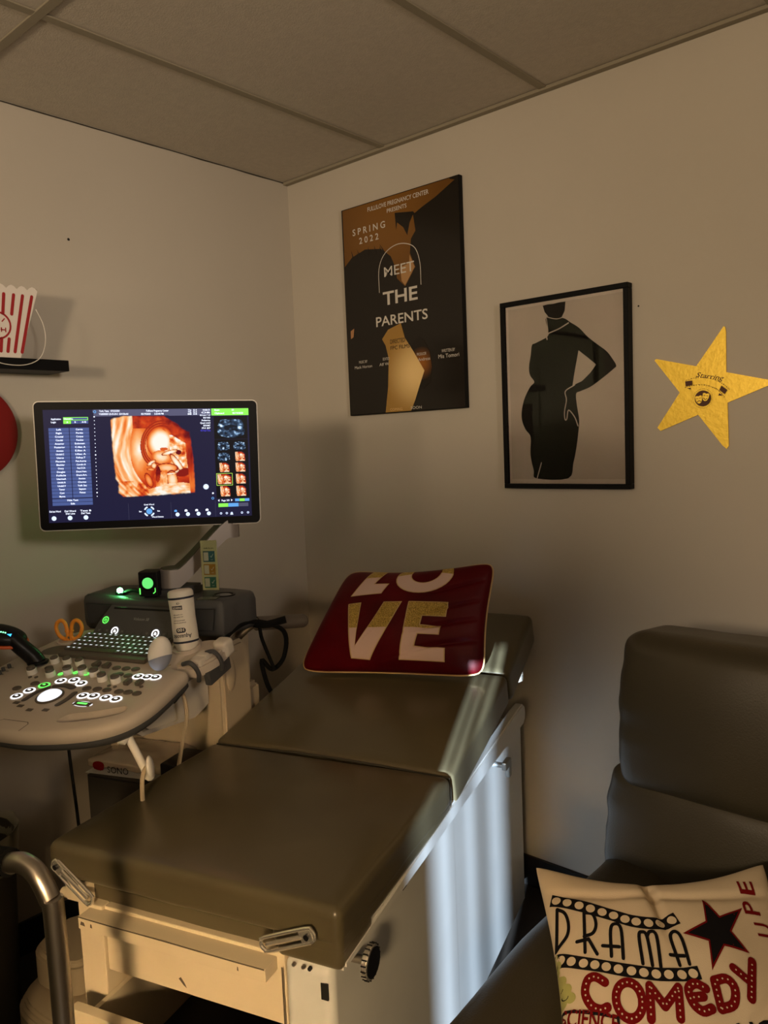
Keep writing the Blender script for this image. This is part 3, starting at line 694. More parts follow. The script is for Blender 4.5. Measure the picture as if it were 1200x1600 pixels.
b.poly(S, INKR, **ck()); b.poly([(cxs+(x-cxs)*.86, cys+(y-cys)*.86) for x, y in S], INK, **ck())
def cl(P, sm=5, w_=.030):
    b.stroke(P, w_, INKR, sm=sm, **ck())
    q = catmull([(x, y, 0) for x, y in P], 12) if sm else [Vector((*P[0], 0))+(Vector((*P[-1], 0))-Vector((*P[0], 0)))*k/24 for k in range(25)] if len(P) == 2 else catmull([(x, y, 0) for x, y in P], 12)
    acc = .008
    for a, c in zip(q, q[1:]):
        acc += (c-a).length
        if acc > .0165: acc = 0; b.disc(c.x, c.y, .0030, LINEN, 8, **ck0())
cl([(.229, .500), (.198, .478), (.170, .483), (.155, .520), (.170, .560), (.200, .578), (.225, .574)])
ov = [(.303+.045*math.cos(a), .560+.052*math.sin(a)) for a in [2*PI*k/14 for k in range(15)]]; cl(ov, 3)
cl([(.366, .618), (.382, .525)], 0); cl([(.382, .525), (.421, .585)], 0); cl([(.421, .585), (.482, .532)], 0); cl([(.482, .532), (.466, .618)], 0)
cl([(.578, .532), (.545, .518), (.516, .536), (.520, .575), (.548, .598), (.582, .590)]); cl([(.520, .560), (.562, .556)], 0)
cl([(.616, .508), (.614, .590)], 0); cl([(.616, .508), (.660, .502), (.680, .530), (.662, .575), (.614, .590)], 4)
cl([(.698, .468), (.738, .505)], 0); cl([(.777, .440), (.748, .510), (.728, .560)], 4)
for t_, x, y in (('E', .868, .150), ('P', .852, .238), ('U', .872, .318), ('S', .895, .405)):
    b.text(t_, x, y, .062, INKR, wd=.050, bold=.012, f=lambda a, c, x0=x, y0=y: cm(x0-(c-y0-.031), y0-(a-x0)), grid=.02)
for cx, cy in ((.048, .395), (.050, .445), (.070, .480), (.085, .510), (.925, .54), (.935, .59)):   # pale popcorn puffs
    for dx, dy, r in ((0, 0, .024), (.018, .012, .018), (-.012, .018, .017), (.008, -.018, .018)): 
        if cx+dx-r > .012: b.disc(cx+dx, cy+dy, r, INKG, 18, ry=r*.9, **ck())
    b.ring(cx, cy, .010, .0125, INK, 14, .3, 3.4, **ck())
b.stroke([(.043, .545), (.15, .578), (.255, .607)], .009, INK, sm=4, **ck()); b.stroke([(.255, .607), (.252, .66)], .009, INK, **ck())
b.text('SCIENCE', .150, -.622, .050, INKR, wd=.20, rot=-.27, bold=.02, f=lambda a, c: cm(a, -c), grid=.02)
b.text('FICTION', .150, -.70, .060, INKR, wd=.22, rot=-.27, bold=.02, f=lambda a, c: cm(a, -c), grid=.02)
b.text('ROMANCE', .62, -.70, .065, INK, wd=.42, rot=.15, bold=.03, f=lambda a, c: cm(a, -c), grid=.02)
b.build('printed_words', pl2, sharp=2.5)

# ------------------------------------------------------------------ recliner
rc = empty('recliner', T(1.50, -.30, 0), 'dark olive leather recliner standing against the right wall beside the table', 'chair')
RO = T(-1.50, .30, 0)
def wrk(h, seed, puff=(0, -.02, 0), amp=.006):
    def f(p):
        x, y, z = p.x/h[0], p.y/h[1], p.z/h[2]; k = max(0, 1-x*x)*max(0, 1-z*z)
        e = abs(x)**6
        wv = noise.noise(Vector((p.x*5, p.z*26, seed)))*amp*e*1.6+noise.noise(Vector((p.x*7, p.z*7, seed+3)))*amp*.6
        dy = (puff[1]*k**.5 if y < 0 else 0)
        dx = noise.noise(Vector((p.y*12, p.z*24, seed+7)))*amp*.9*(1 if x > 0 else -1)*e
        return (p.x+dx+(-.012 if x < 0 else .012)*(max(0, 1-z*z))**.6*.9, p.y+dy+wv, p.z+noise.noise(Vector((p.x*10, p.y*8, seed+9)))*amp*.7)
    return f
b = B(); h = (.345, .105, .170); b.rbox(h, .045, LEATH, RO @ T(1.905, -.462, .850) @ RX(-.10), wrk(h, 31, (0, -.035, 0)), n=22, rs=6); b.build('headrest_cushion', rc, sharp=2)
b = B(); h = (.365, .105, .185); b.rbox(h, .045, LEATH, RO @ T(1.895, -.480, .545) @ RX(-.10), wrk(h, 37, (0, -.035, 0)), n=22, rs=6); b.build('back_cushion', rc, sharp=2)
b = B(); h = (.325, .075, .36); b.rbox(h, .03, LEATH, RO @ T(1.905, -.355, .58) @ RX(-.10), None, n=8, rs=4); b.build('back_shell', rc, sharp=2)
b = B(); h = (.265, .33, .075); b.rbox(h, .045, LEATH, RO @ T(1.955, -.90, .375), soft(h, .015, 41, .004), n=16, rs=5); b.build('seat_cushion', rc, sharp=2)
for cx in (1.612, 2.305):
    b = B(); h = (.082, .42, .245)
    def af(p, h=h):
        z = p.z/h[2]; k = 1+.10*max(0, z)**2
        return (p.x*k+noise.noise(Vector((p.y*6, p.z*6, 50)))*.004, p.y, p.z-.035*max(0, (-p.y-.1)/.32)*(1 if z > 0 else 0)+noise.noise(Vector((p.x*8, p.y*6, 51)))*.004)
    b.rbox(h, .055, LEATH, RO @ T(cx, -.83, .305), af, n=14, rs=7); b.build('armrest', rc, sharp=2)
b = B(); b.box((1.55, -1.23, .04), (2.36, -.34, .30), LEATH, .02, M=RO)
for x in (1.6, 2.3):
    for y in (-1.18, -.40): b.cyl((x, y, 0), (x, y, .05), .022, BLACK, M=RO)
b.build('base_frame', rc)

# ------------------------------------------------------------------ ultrasound machine (local x = right, y = back, z = up)
MM = T(.50927, -1.12598, 0) @ RZ(.33)
us = empty('ultrasound_machine', MM, 'grey ultrasound machine on wheels with lit keyboard console and swivelling colour screen', 'medical machine')
PM = T(0, 0, .967) @ RX(.22)
def sm_(P, n=5): return smooth_loop(P, n)
half_o = [(0, -.361), (.062, -.357), (.145, -.337), (.208, -.310), (.248, -.270), (.266, -.215), (.267, -.157), (.262, -.100), (.255, -.062)]
outl = sm_([(-x, y) for x, y in half_o[::-1]][:-1]+half_o+[(.215, -.052), (.205, .02), (.195, .085), (.15, .108), (0, .11), (-.15, .108), (-.215, .06), (-.235, 0)], 4)
def inset(P, d):
    out = []; N = len(P)
    for i in range(N):
        a = Vector(P[i-1]); c = Vector(P[i]); e = Vector(P[(i+1) % N]); t = (e-a)
        if t.length < 1e-9: t = Vector((1, 0))
        t.normalize(); n = Vector((-t.y, t.x)); out.append((c.x+n.x*d, c.y+n.y*d))
    return out
def slab(b, outline, rings, mt, holes=(), M=None, hole_depth=.02, floor_m=None):
    """rings: list of (inset, z) bottom to top; the top ring is filled leaving holes"""
    t = bmesh.new(); R = []
    for d, z in rings: R.append([t.verts.new((x, y, z)) for x, y in (inset(outline, d) if d else outline)])
    for a, c in zip(R, R[1:]):
        for k in range(len(a)): t.faces.new((a[k], a[(k+1) % len(a)], c[(k+1) % len(a)], c[k]))
    t.faces.new(R[0][::-1]); zt = rings[-1][1]
    es = [t.edges.get((R[-1][k], R[-1][(k+1) % len(R[-1])])) for k in range(len(R[-1]))]
    for Hh in holes:
        hv = [t.verts.new((x, y, zt)) for x, y in Hh]; lo = [t.verts.new((x, y, zt-hole_depth)) for x, y in Hh]; n = len(hv)
        for k in range(n):
            f = t.faces.new((hv[k], hv[(k+1) % n], lo[(k+1) % n], lo[k]))
        t.faces.new(lo)
        es += [t.edges.get((hv[k], hv[(k+1) % n])) for k in range(n)]
    bmesh.ops.triangle_fill(t, use_beauty=True, use_dissolve=False, edges=es)
    bmesh.ops.recalc_face_normals(t, faces=t.faces[:])
    return b.add(t, mt, M)
gh = sm_([(.098, -.306), (.100, -.285), (.112, -.272), (.155, -.256), (.200, -.232), (.216, -.226), (.224, -.238), (.218, -.256), (.180, -.282), (.130, -.302)], 3)
ghl = [(-x, y) for x, y in gh[::-1]]
b = B(); slab(b, outl, [(.004, -.030), (0, -.022), (0, -.012), (.004, -.004), (.012, 0)], MGREY, (gh, ghl), PM, .028)
b.stroke([(-.040, -.352), (-.040, -.326), (-.034, -.320), (.034, -.320), (.040, -.326), (.040, -.352)], .0016, BUTT, cap=False, f=lambda x, y: (x, y, .0004), M=PM)
con = b.build('console', us, sharp=.9)
b = B(); slab(b, outl, [(.050, -.062), (.016, -.052), (.004, -.040), (.005, -.0302)], DGREY, (), PM)
b.cyl((0, 0, -.14), (0, .03, -.055), .085, DGREY, M=PM, n=32); b.build('console_underside', us, sharp=.9)
# keyboard with individual keys
b = B(); b.box((-.132, -.056, 0), (.132, .058, .011), BUTT, .003, M=PM)
kb = b.build('keyboard', us)
def key(u, v, w_, d_, glyph=True, dark=False):
    b = B(); b.box((u-w_/2, v-d_/2, .011), (u+w_/2, v+d_/2, .0145), KEYM, .0012, 1, M=PM)
    if glyph:
        g = .0032+.0022*random.random(); b.poly([(u-g, v-.0012), (u+g*.6, v-.0016), (u+g, v+.0014), (u-g*.5, v+.0016)], WHG, f=lambda x, y: (x, y, .01475), M=PM)
    return b.build('key', kb)
pt = .0172
for r_ in range(5):
    v = .047-r_*.0188
    for k in range(15):
        u = -.1205+k*pt+(.003 if r_ % 2 else 0)
        if r_ == 4 and 3 <= k <= 8: continue
        key(u, v, .0155, .0170)
b = B(); b.box((-.077, -.0367, .011), (.026, -.0197, .0140), mat('space_bar_green_grey', (.07, .075, .045), .4), .0012, 1, M=PM); b.build('key', kb)
# instrument panel above the keyboard
UM = T(0, .057, .9795) @ RX(math.radians(57))
b = B(); b.prism([(-.134, 0), (.134, 0), (.126, .050), (.108, .090), (-.100, .090), (-.124, .040)], -.05, .0, DGREY, UM, .004)
b.box((-.085, .078, -.001), (.098, .083, .0012), BLACK, .0005, 1, M=UM)
b.box((.055, .036, 0), (.092, .055, .0012), DGREY, .0008, 1, M=UM)
b.text('Voluson S8', .012, .050, .0075, GREYMET, bold=.01, f=lambda x, y: (x, y, .0008), shear=.15, M=UM)
ip = b.build('instrument_panel', us)
b = B(); b.ring(-.099, .046, .0075, .0098, GRE, f=lambda x, y: (x, y, .0012), M=UM); b.ring(-.099, .046, .0030, .0042, GRE, a0=2.1, a1=7.3, f=lambda x, y: (x, y, .0012), M=UM); b.stroke([(-.099, .046), (-.099, .051)], .0012, GRE, f=lambda x, y: (x, y, .0012), M=UM); b.build('power_button', ip)
for u in (-.108, -.083, -.058, -.034, -.008, .018, .044, .070, .096):
    lit = u in (-.058, .070)
    b = B(); b.cyl((u, .018, -.001), (u, .018, .0012), .0095, BUTT if lit else DGREY, n=24, M=UM)
    if lit: b.ring(u, .018, .0078, .0112, WHE, f=lambda x, y: (x, y, .0018), M=UM); b.poly([(u-.004, .0145), (u+.004, .0145), (u+.003, .019), (u+.001, .022), (u-.002, .0215), (u-.003, .0185)], WHE, f=lambda x, y: (x, y, .0018), M=UM)
    elif abs(u) > .03: b.text('H' if u < 0 else 'U', u, .015, .006, GREYMET, f=lambda x, y: (x, y, .0016), M=UM)
    b.build('button', ip)
for u in (-.056, .070):
    b = B(); b.box((u-.012, .0015, -.001), (u+.012, .0045, .0016), WHG, .0005, 1, M=UM); b.build('indicator_light', ip)
# controls on the console
def knob(u, v, r=.0115, h=.019):
    b = B(); b.lathe([(0, 0), (r*1.02, 0), (r*1.02, .002), (r, .0115), (r*.86, .0125)], WHITEP, PM @ T(u, v, .0), 24)
    b.lathe([(r*.88, .0125), (r*.84, h-.001), (r*.72, h), (0, h)], BUTT, PM @ T(u, v, 0), 24); b.build('rotary_knob', us)
for u, v in [(-.135, -.138), (-.075, -.140), (-.038, -.123), (.002, -.117), (.040, -.121), (.077, -.138), (.117, -.140)]: knob(u, v)
for u, v in [(-.117, -.082), (-.080, -.080), (-.040, -.082)]: knob(u, v, .0105, .017)
def button(u, v, r=.0095, lit=None, sx=1.25):
    b = B(); b.lathe([(0, 0), (r, 0), (r, .0018), (r*.85, .0028), (0, .0024)], BUTT, PM @ T(u, v, 0), 20, sx=sx)
    if lit:
        b.ring(0, 0, r*.98, r*1.42, lit, f=lambda x, y: (u+x*sx*.95, v+y, .0012), M=PM)
        b.poly([(u-.004, v-.002), (u+.004, v-.003), (u+.005, v+.001), (u, v+.003), (u-.003, v+.002)], lit, f=lambda x, y: (x, y, .0032), M=PM)
    b.build('button', us)
for u, v in [(-.085, -.235), (-.074, -.208), (-.028, -.158), (.004, -.150), (.034, -.160), (.080, -.206), (.107, -.203), (.142, -.204), (.171, -.206), (.155, -.110), (.179, -.109), (.201, -.107)]: button(u, v, .0085, WHE)
for u, v in [(-.055, -.182)]: button(u, v, .0085, GRE)
for u, v in [(-.112, -.108), (-.086, -.179), (.066, -.178), (.094, -.176), (.121, -.176), (.155, -.177), (.179, -.176), (.204, -.177), (.071, -.083), (.098, -.082), (.125, -.081), (.100, -.109), (.127, -.111), (-.115, -.205)]: button(u, v, .009)
for u, v in [(-.055, -.130), (-.020, -.118), (.014, -.120)]:
    b = B(); b.ring(u, v, .003, .0065, GRE, f=lambda x, y: (x, y, .0012), M=PM); b.build('indicator_light', us)
for u, v in [(-.125, -.155), (-.108, -.153), (.112, -.158), (.130, -.160), (.195, -.150)]: 
    b = B(); b.lathe([(0, 0), (.0045, 0), (.0045, .0018), (0, .002)], BUTT, PM @ T(u, v, 0), 12); b.build('small_button', us)
for u, v in [(-.040, -.268), (-.004, -.278), (.036, -.272), (-.062, -.258)]:
    b = B(); b.box((u-.008, v-.005, 0), (u+.008, v+.005, .0012), BUTT, .0006, 1, M=PM); b.build('small_button', us)
for u, v in [(.152, -.142), (.183, -.140)]:
    b = B(); b.prism([(-.007, -.010), (.007, -.010), (.007, .010), (-.007, .010)], 0, .010, BUTT, PM @ T(u, v, 0), .002); b.build('rocker_switch', us)
for u, v in [(.010, -.078), (.042, -.080)]:
    b = B(); b.prism([(-.011, -.010), (.011, -.010), (.006, .010), (-.006, .010)], 0, .009, BUTT, PM @ T(u, v, 0), .002); b.build('rocker_switch', us)
b = B(); b.lathe([(0, 0), (.031, 0), (.031, .002), (.027, .0035), (.026, .001)], BUTT, PM @ T(0, -.222, 0), 40)
tb = b.build('trackball_ring', us); b = B(); b.ball((0, 0, 0), .0265, WHG, (1, 1, .42), M=None, u=32, v=16, R=None); 
b2_ = B(); b2_.ball((0, 0, 0), .0265, WHG, (1, 1, .42)); b2_.bm.transform(PM @ T(0, -.222, .001)); b2_.build('trackball', us, label='glowing white trackball'); b.bm.free()
for P, w_ in (([(-.052, -.245), (-.050, -.215), (-.036, -.190)], .011), ([(.048, -.248), (.052, -.225), (.050, -.200)], .012), ([(-.024, -.181), (0, -.174), (.028, -.180)], .013)):
    b = B(); b.stroke(P, w_, BUTT, sm=5, f=lambda x, y: (x, y, .0016), M=PM); b.stroke(P, w_+.003, DGREY, sm=5, f=lambda x, y: (x, y, .0008), M=PM); b.build('trackball_key', us)
b = B(); b.box((.083, -.243, 0), (.128, -.229, .002), BUTT, .001, M=PM); b.box((.092, -.2385, .0021), (.118, -.2335, .0024), GRE, M=PM); b.ring(0, 0, .009, .0105, WHG, f=lambda x, y: (.1055+x*2.5, -.236+y*.95, .0007), M=PM); b.build('freeze_key', us, label='dark key with green lit bar')
for k in range(8):
    v = -.235+k*.016
    b = B(); b.cyl((-.226+.003*(k % 3), v, -.001), (-.226+.003*(k % 3), v, .009), .0045, DGREY, n=12, M=PM); b.box((-.240, v-.001, .0002), (-.210, v+.001, .0006), BUTT, M=PM); b.build('slider', us)
b = B(); b.poly(sm_([(-.190, -.050), (-.150, -.045), (-.135, -.020), (-.150, 0), (-.185, -.005), (-.205, -.03)], 3), BUTT, f=lambda x, y: (x, y, .0008), M=PM); b.lathe([(.030, 0), (.030, .004), (.026, .004), (.024, -.002), (0, -.002)], MGREY, PM @ T(-.178, .032, 0), 30); b.build('accessory_tray', us)
# deck with speaker grilles
b = B()
dk = sm_([(-.200, .135), (0, .118), (.200, .135), (.226, .150), (.232, .20), (.225, .29), (0, .31), (-.225, .29), (-.232, .20), (-.226, .150)], 3)
slab(b, dk, [(.012, .975), (.004, .985), (0, 1.0), (0, 1.052), (.004, 1.064), (.014, 1.070)], DGREY)
b.lathe([(.028, 0), (.028, .003), (.024, .003), (.022, -.001), (0, -.001)], BLACK, T(.185, .205, 1.070), 32, sx=1.1)
b.lathe([(.018, .0), (.016, .0015), (0, .0015)], GREYMET, T(.185, .205, 1.0705), 24, sx=1.1)
dkk = b.build('control_deck', us, sharp=.9)
for sx in (-1, 1):
    b = B(); b.prism([(-.055, -.030), (.050, -.030), (.058, .026), (-.055, .026)] if sx > 0 else [(.055, -.030), (-.050, -.030), (-.058, .026), (.055, .026)], 0, .004, GRILL, T(sx*.150, .1285-.001, 1.024) @ RZ(sx*.075) @ RX(PI/2), .002); b.build('speaker_grille', us)
b = B(); b.prism([(-.035, .10), (.035, .10), (.045, .15), (.045, .20), (-.045, .20), (-.045, .15)], 1.062, 1.092, DGREY, T(.045, .055, 0), .006)
b.build('arm_pivot', us)
# monitor arm
A0 = Vector((.028, .190, 1.118)); A1 = Vector((.150, .315, 1.236)); ad = (A1-A0); Lh = math.hypot(ad.x, ad.y)
ang = math.atan2(ad.y, ad.x); AM = T(*A0) @ RZ(ang)
def armshape(hw, z0, z1, mt, b, s0=-.03, s1=.02, tz=0):
    def fn(i, j):
        t_ = j; s = s0+(Lh+s1-s0)*t_; e = max(0, min(1, (s-.02)/(Lh-.04))); e = e*e*(3-2*e)*.25+e*.75; cz = ad.z*e
        en = min((s-s0), (Lh+s1-s)); rr = .030; k = 1 if en > rr else math.sqrt(max(0, 1-((rr-en)/rr)**2)); w_ = hw*k*(1.12-.25*t_)
        a = i*4; q = int(a) % 4; f = a-int(a)
        x, z = [(-1+2*f, -1), (1, -1+2*f), (1-2*f, 1), (-1, 1-2*f)][q]
        zz = (z0+z1)/2+(z1-z0)/2*z
        return (s, x*w_, cz+zz+tz)
    b.grid(fn, 24, 40, mt, M=AM, cu=True)
b = B(); armshape(.039, -.026, .022, ARMM, b)
b.cyl((0, 0, -.05), (0, 0, -.02), .030, DGREY, M=AM)
ma = b.build('monitor_arm', us, sharp=1.0)
b = B(); armshape(.031, .0222, .0238, ARMTOP, b, -.022, .012); b.build('arm_cover', ma, label='dark olive inset strip', sharp=1.0)
# monitor
MO = Matrix(); yw, tl, rl = .927, -.017, -.022
r = Vector((math.cos(yw), math.sin(yw), 0)); nr = Vector((math.sin(yw), -math.cos(yw), 0)); n2 = nr*math.cos(tl)+Vector((0, 0, math.sin(tl))); u_ = n2.cross(r)
r2 = r*math.cos(rl)+u_*math.sin(rl); u2 = -r*math.sin(rl)+u_*math.cos(rl)
MW = Matrix((r2, u2, n2)).transposed().to_4x4(); MW.translation = (.462, -.963, 1.417); QM = MM.inverted() @ MW
def rrect(hw, hh, r, n=6):
    P = []
    for cx, cy, a0 in ((hw-r, hh-r, 0), (-hw+r, hh-r, PI/2), (-hw+r, -hh+r, PI), (hw-r, -hh+r, 1.5*PI)):
        for k in range(n+1): a = a0+PI/2*k/n; P.append((cx+r*math.cos(a), cy+r*math.sin(a)))
    return P
b = B(); b.prism(rrect(.2803, .1658, .014), -.030, 0, LGREY, QM, .003); b.prism(rrect(.20, .11, .02), -.055, -.029, DGREY, QM, .01)
b.box((.03, -.10, -.075), (.16, .0, -.05), DGREY, .01, M=QM); b.prism(rrect(.2775, .1630, .012), -.001, .0006, FRAME, QM)
mo = b.build('monitor', us, label='wide screen showing a colour ultrasound scan')
b = B(); ei = A1+Vector((-.012, -.010, 0)); b.cyl(ei+Vector((0, 0, .018)), ei+Vector((0, 0, .085)), .024, BEIGE); b.build('monitor_neck', us)
SCR = emis('screen_background', (.012, .011, .035), 1.0, (.0, .0, .0)); SCH = emis('screen_bar', (.10, .10, .18), .8); SBL = emis('screen_blue_row', (.06, .09, .25), 1.0); STX = emis('screen_text', (.80, .85, 1), 1.3); SDK = emis('screen_black', (.002, .002, .004), 1)
SGN = emis('screen_green', (.22, .75, .08), 1.1); SBB = emis('screen_cyan', (.10, .30, .65), 1.1); SYE = emis('screen_yellow_frame', (.45, .75, .10), 1.1); SWH = emis('screen_soft_white', (.62, .72, .95), 1.1); SLN = emis('screen_line', (.07, .07, .12), 1); SVB = emis('screen_violet', (.06, .05, .55), 1.1)
b = B(); zz = [.0010]
def sl(): zz[0] += .00003; z = zz[0]; return dict(f=lambda x, y: (x, y, z), M=QM)
def rc_(x0, y0, x1, y1, m_): b.poly([(x0, y0), (x1, y0), (x1, y1), (x0, y1)], m_, **sl())
rc_(-.2565, -.1440, .2562, .1435, SCR)
rc_(-.135, .1255, .159, .1432, SCH); rc_(.1598, .1250, .2560, .1430, SGN)
rc_(.165, .0625, .2520, .1225, SDK); rc_(.165, -.095, .2520, .0615, SDK)
def tx(t, x, y, h, m_=STX, wd=None, al='C', bold=.015): b.text(t, x, y, h, m_, wd=wd, align=al, bold=bold, **sl())
tx('York, Tiana   07/22/2001', -.121, .1370, .0046, al='L', wd=.050); tx('YG0000007-25-03-24-5  GA=26w6d', -.122, .1292, .0046, al='L', wd=.072)
tx('Fullilove Pregnancy Center', .023, .1365, .0046, wd=.056); tx('05/19/2025      3:23:00 PM', .010, .1285, .0046, wd=.056)
for k, (a, c) in enumerate((('TIs', '0.4'), ('TIb', '0.4'), ('MI', '0.8'))): tx(a, .104, .1378-k*.0052, .0040, wd=.009); tx(c, .118, .1378-k*.0052, .0040, wd=.009)
for k, t_ in enumerate(('RAB6-D', 'OB', '10.1cm / 1.3', '50/100', 'Pediatrics', 'Qual mid1', 'B59/M7', 'FH 87')): tx(t_, .156, .1375-k*.0068, .0042, al='R', wd=.018+.004*(k % 3))
tx('4D Real Time', .156, .0835, .0045, SVB, al='R', wd=.026)
tx('Exam', .168, .1370, .0044, al='L'); tx('20', .215, .1370, .0044); tx('Clipboard', .168, .1285, .0044, al='L'); tx('05/19/2025', .228, .1285, .0044)
tx('Application', -.226, .1180, .0045, wd=.024); tx('Logic', -.232, .1102, .0045, wd=.012)
rc_(-.2085, .1165, -.1485, .1245, SGN); rc_(-.1985+.01, .1180, -.150, .1230, SBL); tx('Obstetrics', -.196, .1185, .0040, wd=.022)
rc_(-.2085, .1080, -.190, .1158, SGN); rc_(-.189, .1080, -.1715, .1158, SBL); rc_(-.1705, .1080, -.1485, .1158, SBL); tx('A', -.199, .110, .0042); tx('B', -.180, .110, .0042); tx('A+B', -.159, .110, .0042)
LL = 'Left,Right,Cranial,Caudal,Anterior,Posterior,Amnion,Umbil.C,Uterus,Placenta,Bladder,Ovary,Douglas,Follicle,UterineA,Umbil.A,Umbil.V,Tumor,Cyst,Myoma'.split(',')
RR = 'Cervix,Portio,Corpus,Fundus,Endometr.,C.Iliac A,E.Iliac A,I.Iliac A,Fallop.T,Fet.Aorta,Cerebr.A,Fet.CCA,Duct.Ven.,Duct.Art.,Amnion,Chorion,Yolk Sac,Septum,Fetus,'.split(',')
for k in range(20):
    y = .0975-k*.00895
    rc_(-.2450, y-.0080, -.1962, y, SBL); rc_(-.1945, y-.0080, -.1475, y, SBL)
    tx(LL[k], -.2205, y-.0062, .0044, wd=.0028*len(LL[k])); 
    if RR[k]: tx(RR[k], -.171, y-.0062, .0044, wd=.0028*len(RR[k]))
rc_(-.2450, -.0910, -.1475, -.0830, SBL); rc_(-.2450, -.1000, -.1475, -.0920, SBL); tx('Hide Text', -.196, -.0892, .0046); tx('Edit', -.196, -.0980, .0046)
for x, a, c in ((-.240, 'Del last Word', ''), (-.2035, 'Del Word', 'Del Line'), (-.166, 'Text B', 'Del Text')):
    tx(a, x, -.117, .0046, wd=.027); 
    if c: tx(c, x, -.1235, .0046, wd=.022)
for x in (-.2435, -.2049, -.1662): b.disc(x, -.1325, .0058, SWH, 20, **sl())
for x in (.0626, .0892, .1165, .1433): b.disc(x, -.1335, .0052, SWH, 20, **sl()); b.poly([(x-.008, -.1265), (x-.001, -.1265), (x-.001, -.122), (x-.004, -.1205), (x-.008, -.122)], SBB if x < .07 else STX, **sl())
b.disc(-.0086, -.1225, .0075, SBB, 20, **sl())
for a in range(4): b.ring(-.0086, -.1225, .010, .014, SWH, 8, a*PI/2+.35, a*PI/2+1.2, **sl())
tx('Grab Word', -.0086, -.1065, .0038); tx('Set', -.031, -.124, .0038); tx('Set', .015, -.124, .0038); tx('Word Delete', .012, -.1395, .0038)
for x in (-.0603, .0467, .1610): rc_(x-.0002, -.143, x+.0002, -.100, SLN)
for k in range(22): x = -.1330-.0028*k/21; s_ = .0011 if k % 10 else .0018; b.disc(x, .1247-.2036*k/21, s_, STX, 8, **sl())
b.disc(.1386, -.0623, .0078, SLN, 20, **sl()); b.disc(.1386, -.0623, .0070, SWH, 20, **sl()); b.disc(.1386, -.0623, .0030, STX, 12, **sl())
b.ring(.155, -.0935, .002, .0034, SBB, **sl()); rc_(.154, -.082, .158, -.078, STX)
rc_(-.1365, .135, -.125, .142, SLN); b.ring(-.131, .1375, .002, .0036, SBB, **sl())
for x0, x1, m_ in ((.213, .2245, SBB), (.225, .2385, SGN), (.239, .2505, SBB)): rc_(x0, -.1035, x1, -.0965, m_)
for x0, x1, m_ in ((.169, .1945, SGN), (.195, .2215, SBB), (.222, .2475, SLN)): rc_(x0, -.1175, x1, -.108, m_)
tx('Page 3/5', .188, -.1025, .0044); b.poly([(.168, -.100), (.172, -.103), (.172, -.097)], STX, **sl()); b.poly([(.2065, -.100), (.2025, -.103), (.2025, -.097)], STX, **sl())
for x in (.175, .190, .203, .230, .246): b.ring(x, -.1345, .0015, .0030, SWH, 12, **sl()); 
b.poly([(.199, -.139), (.207, -.139), (.2055, -.134), (.2005, -.134)], SWH, **sl())
sc_ = b.build('screen', mo, sharp=9)
# scan pictures painted as light on the screen
def fbm(x, y, s, o=4): return sum(noise.noise(Vector((x*2**k, y*2**k, s+k*7)))/2**k for k in range(o))
def lerp3(a, c, t): t = max(0, min(1, t)); return tuple(a[i]+(c[i]-a[i])*t for i in range(3))
RAMP = [(0, (.03, .0, .01)), (.2, (.22, .006, .006)), (.42, (.60, .045, .008)), (.62, (.88, .20, .03)), (.78, (.98, .45, .16)), (.90, (1, .74, .48)), (1, (1, .95, .84))]
def ramp(t, R=RAMP):
    t = max(0, min(1, t))
    for (a, ca), (c, cc) in zip(R, R[1:]):
        if t <= c: return lerp3(ca, cc, (t-a)/(c-a))
    return R[-1][1]
def ell(x, y, cx, cy, rx, ry, an=0):
    dx, dy = x-cx, y-cy; c, s = math.cos(an), math.sin(an); return math.hypot((dx*c+dy*s)/rx, (-dx*s+dy*c)/ry)
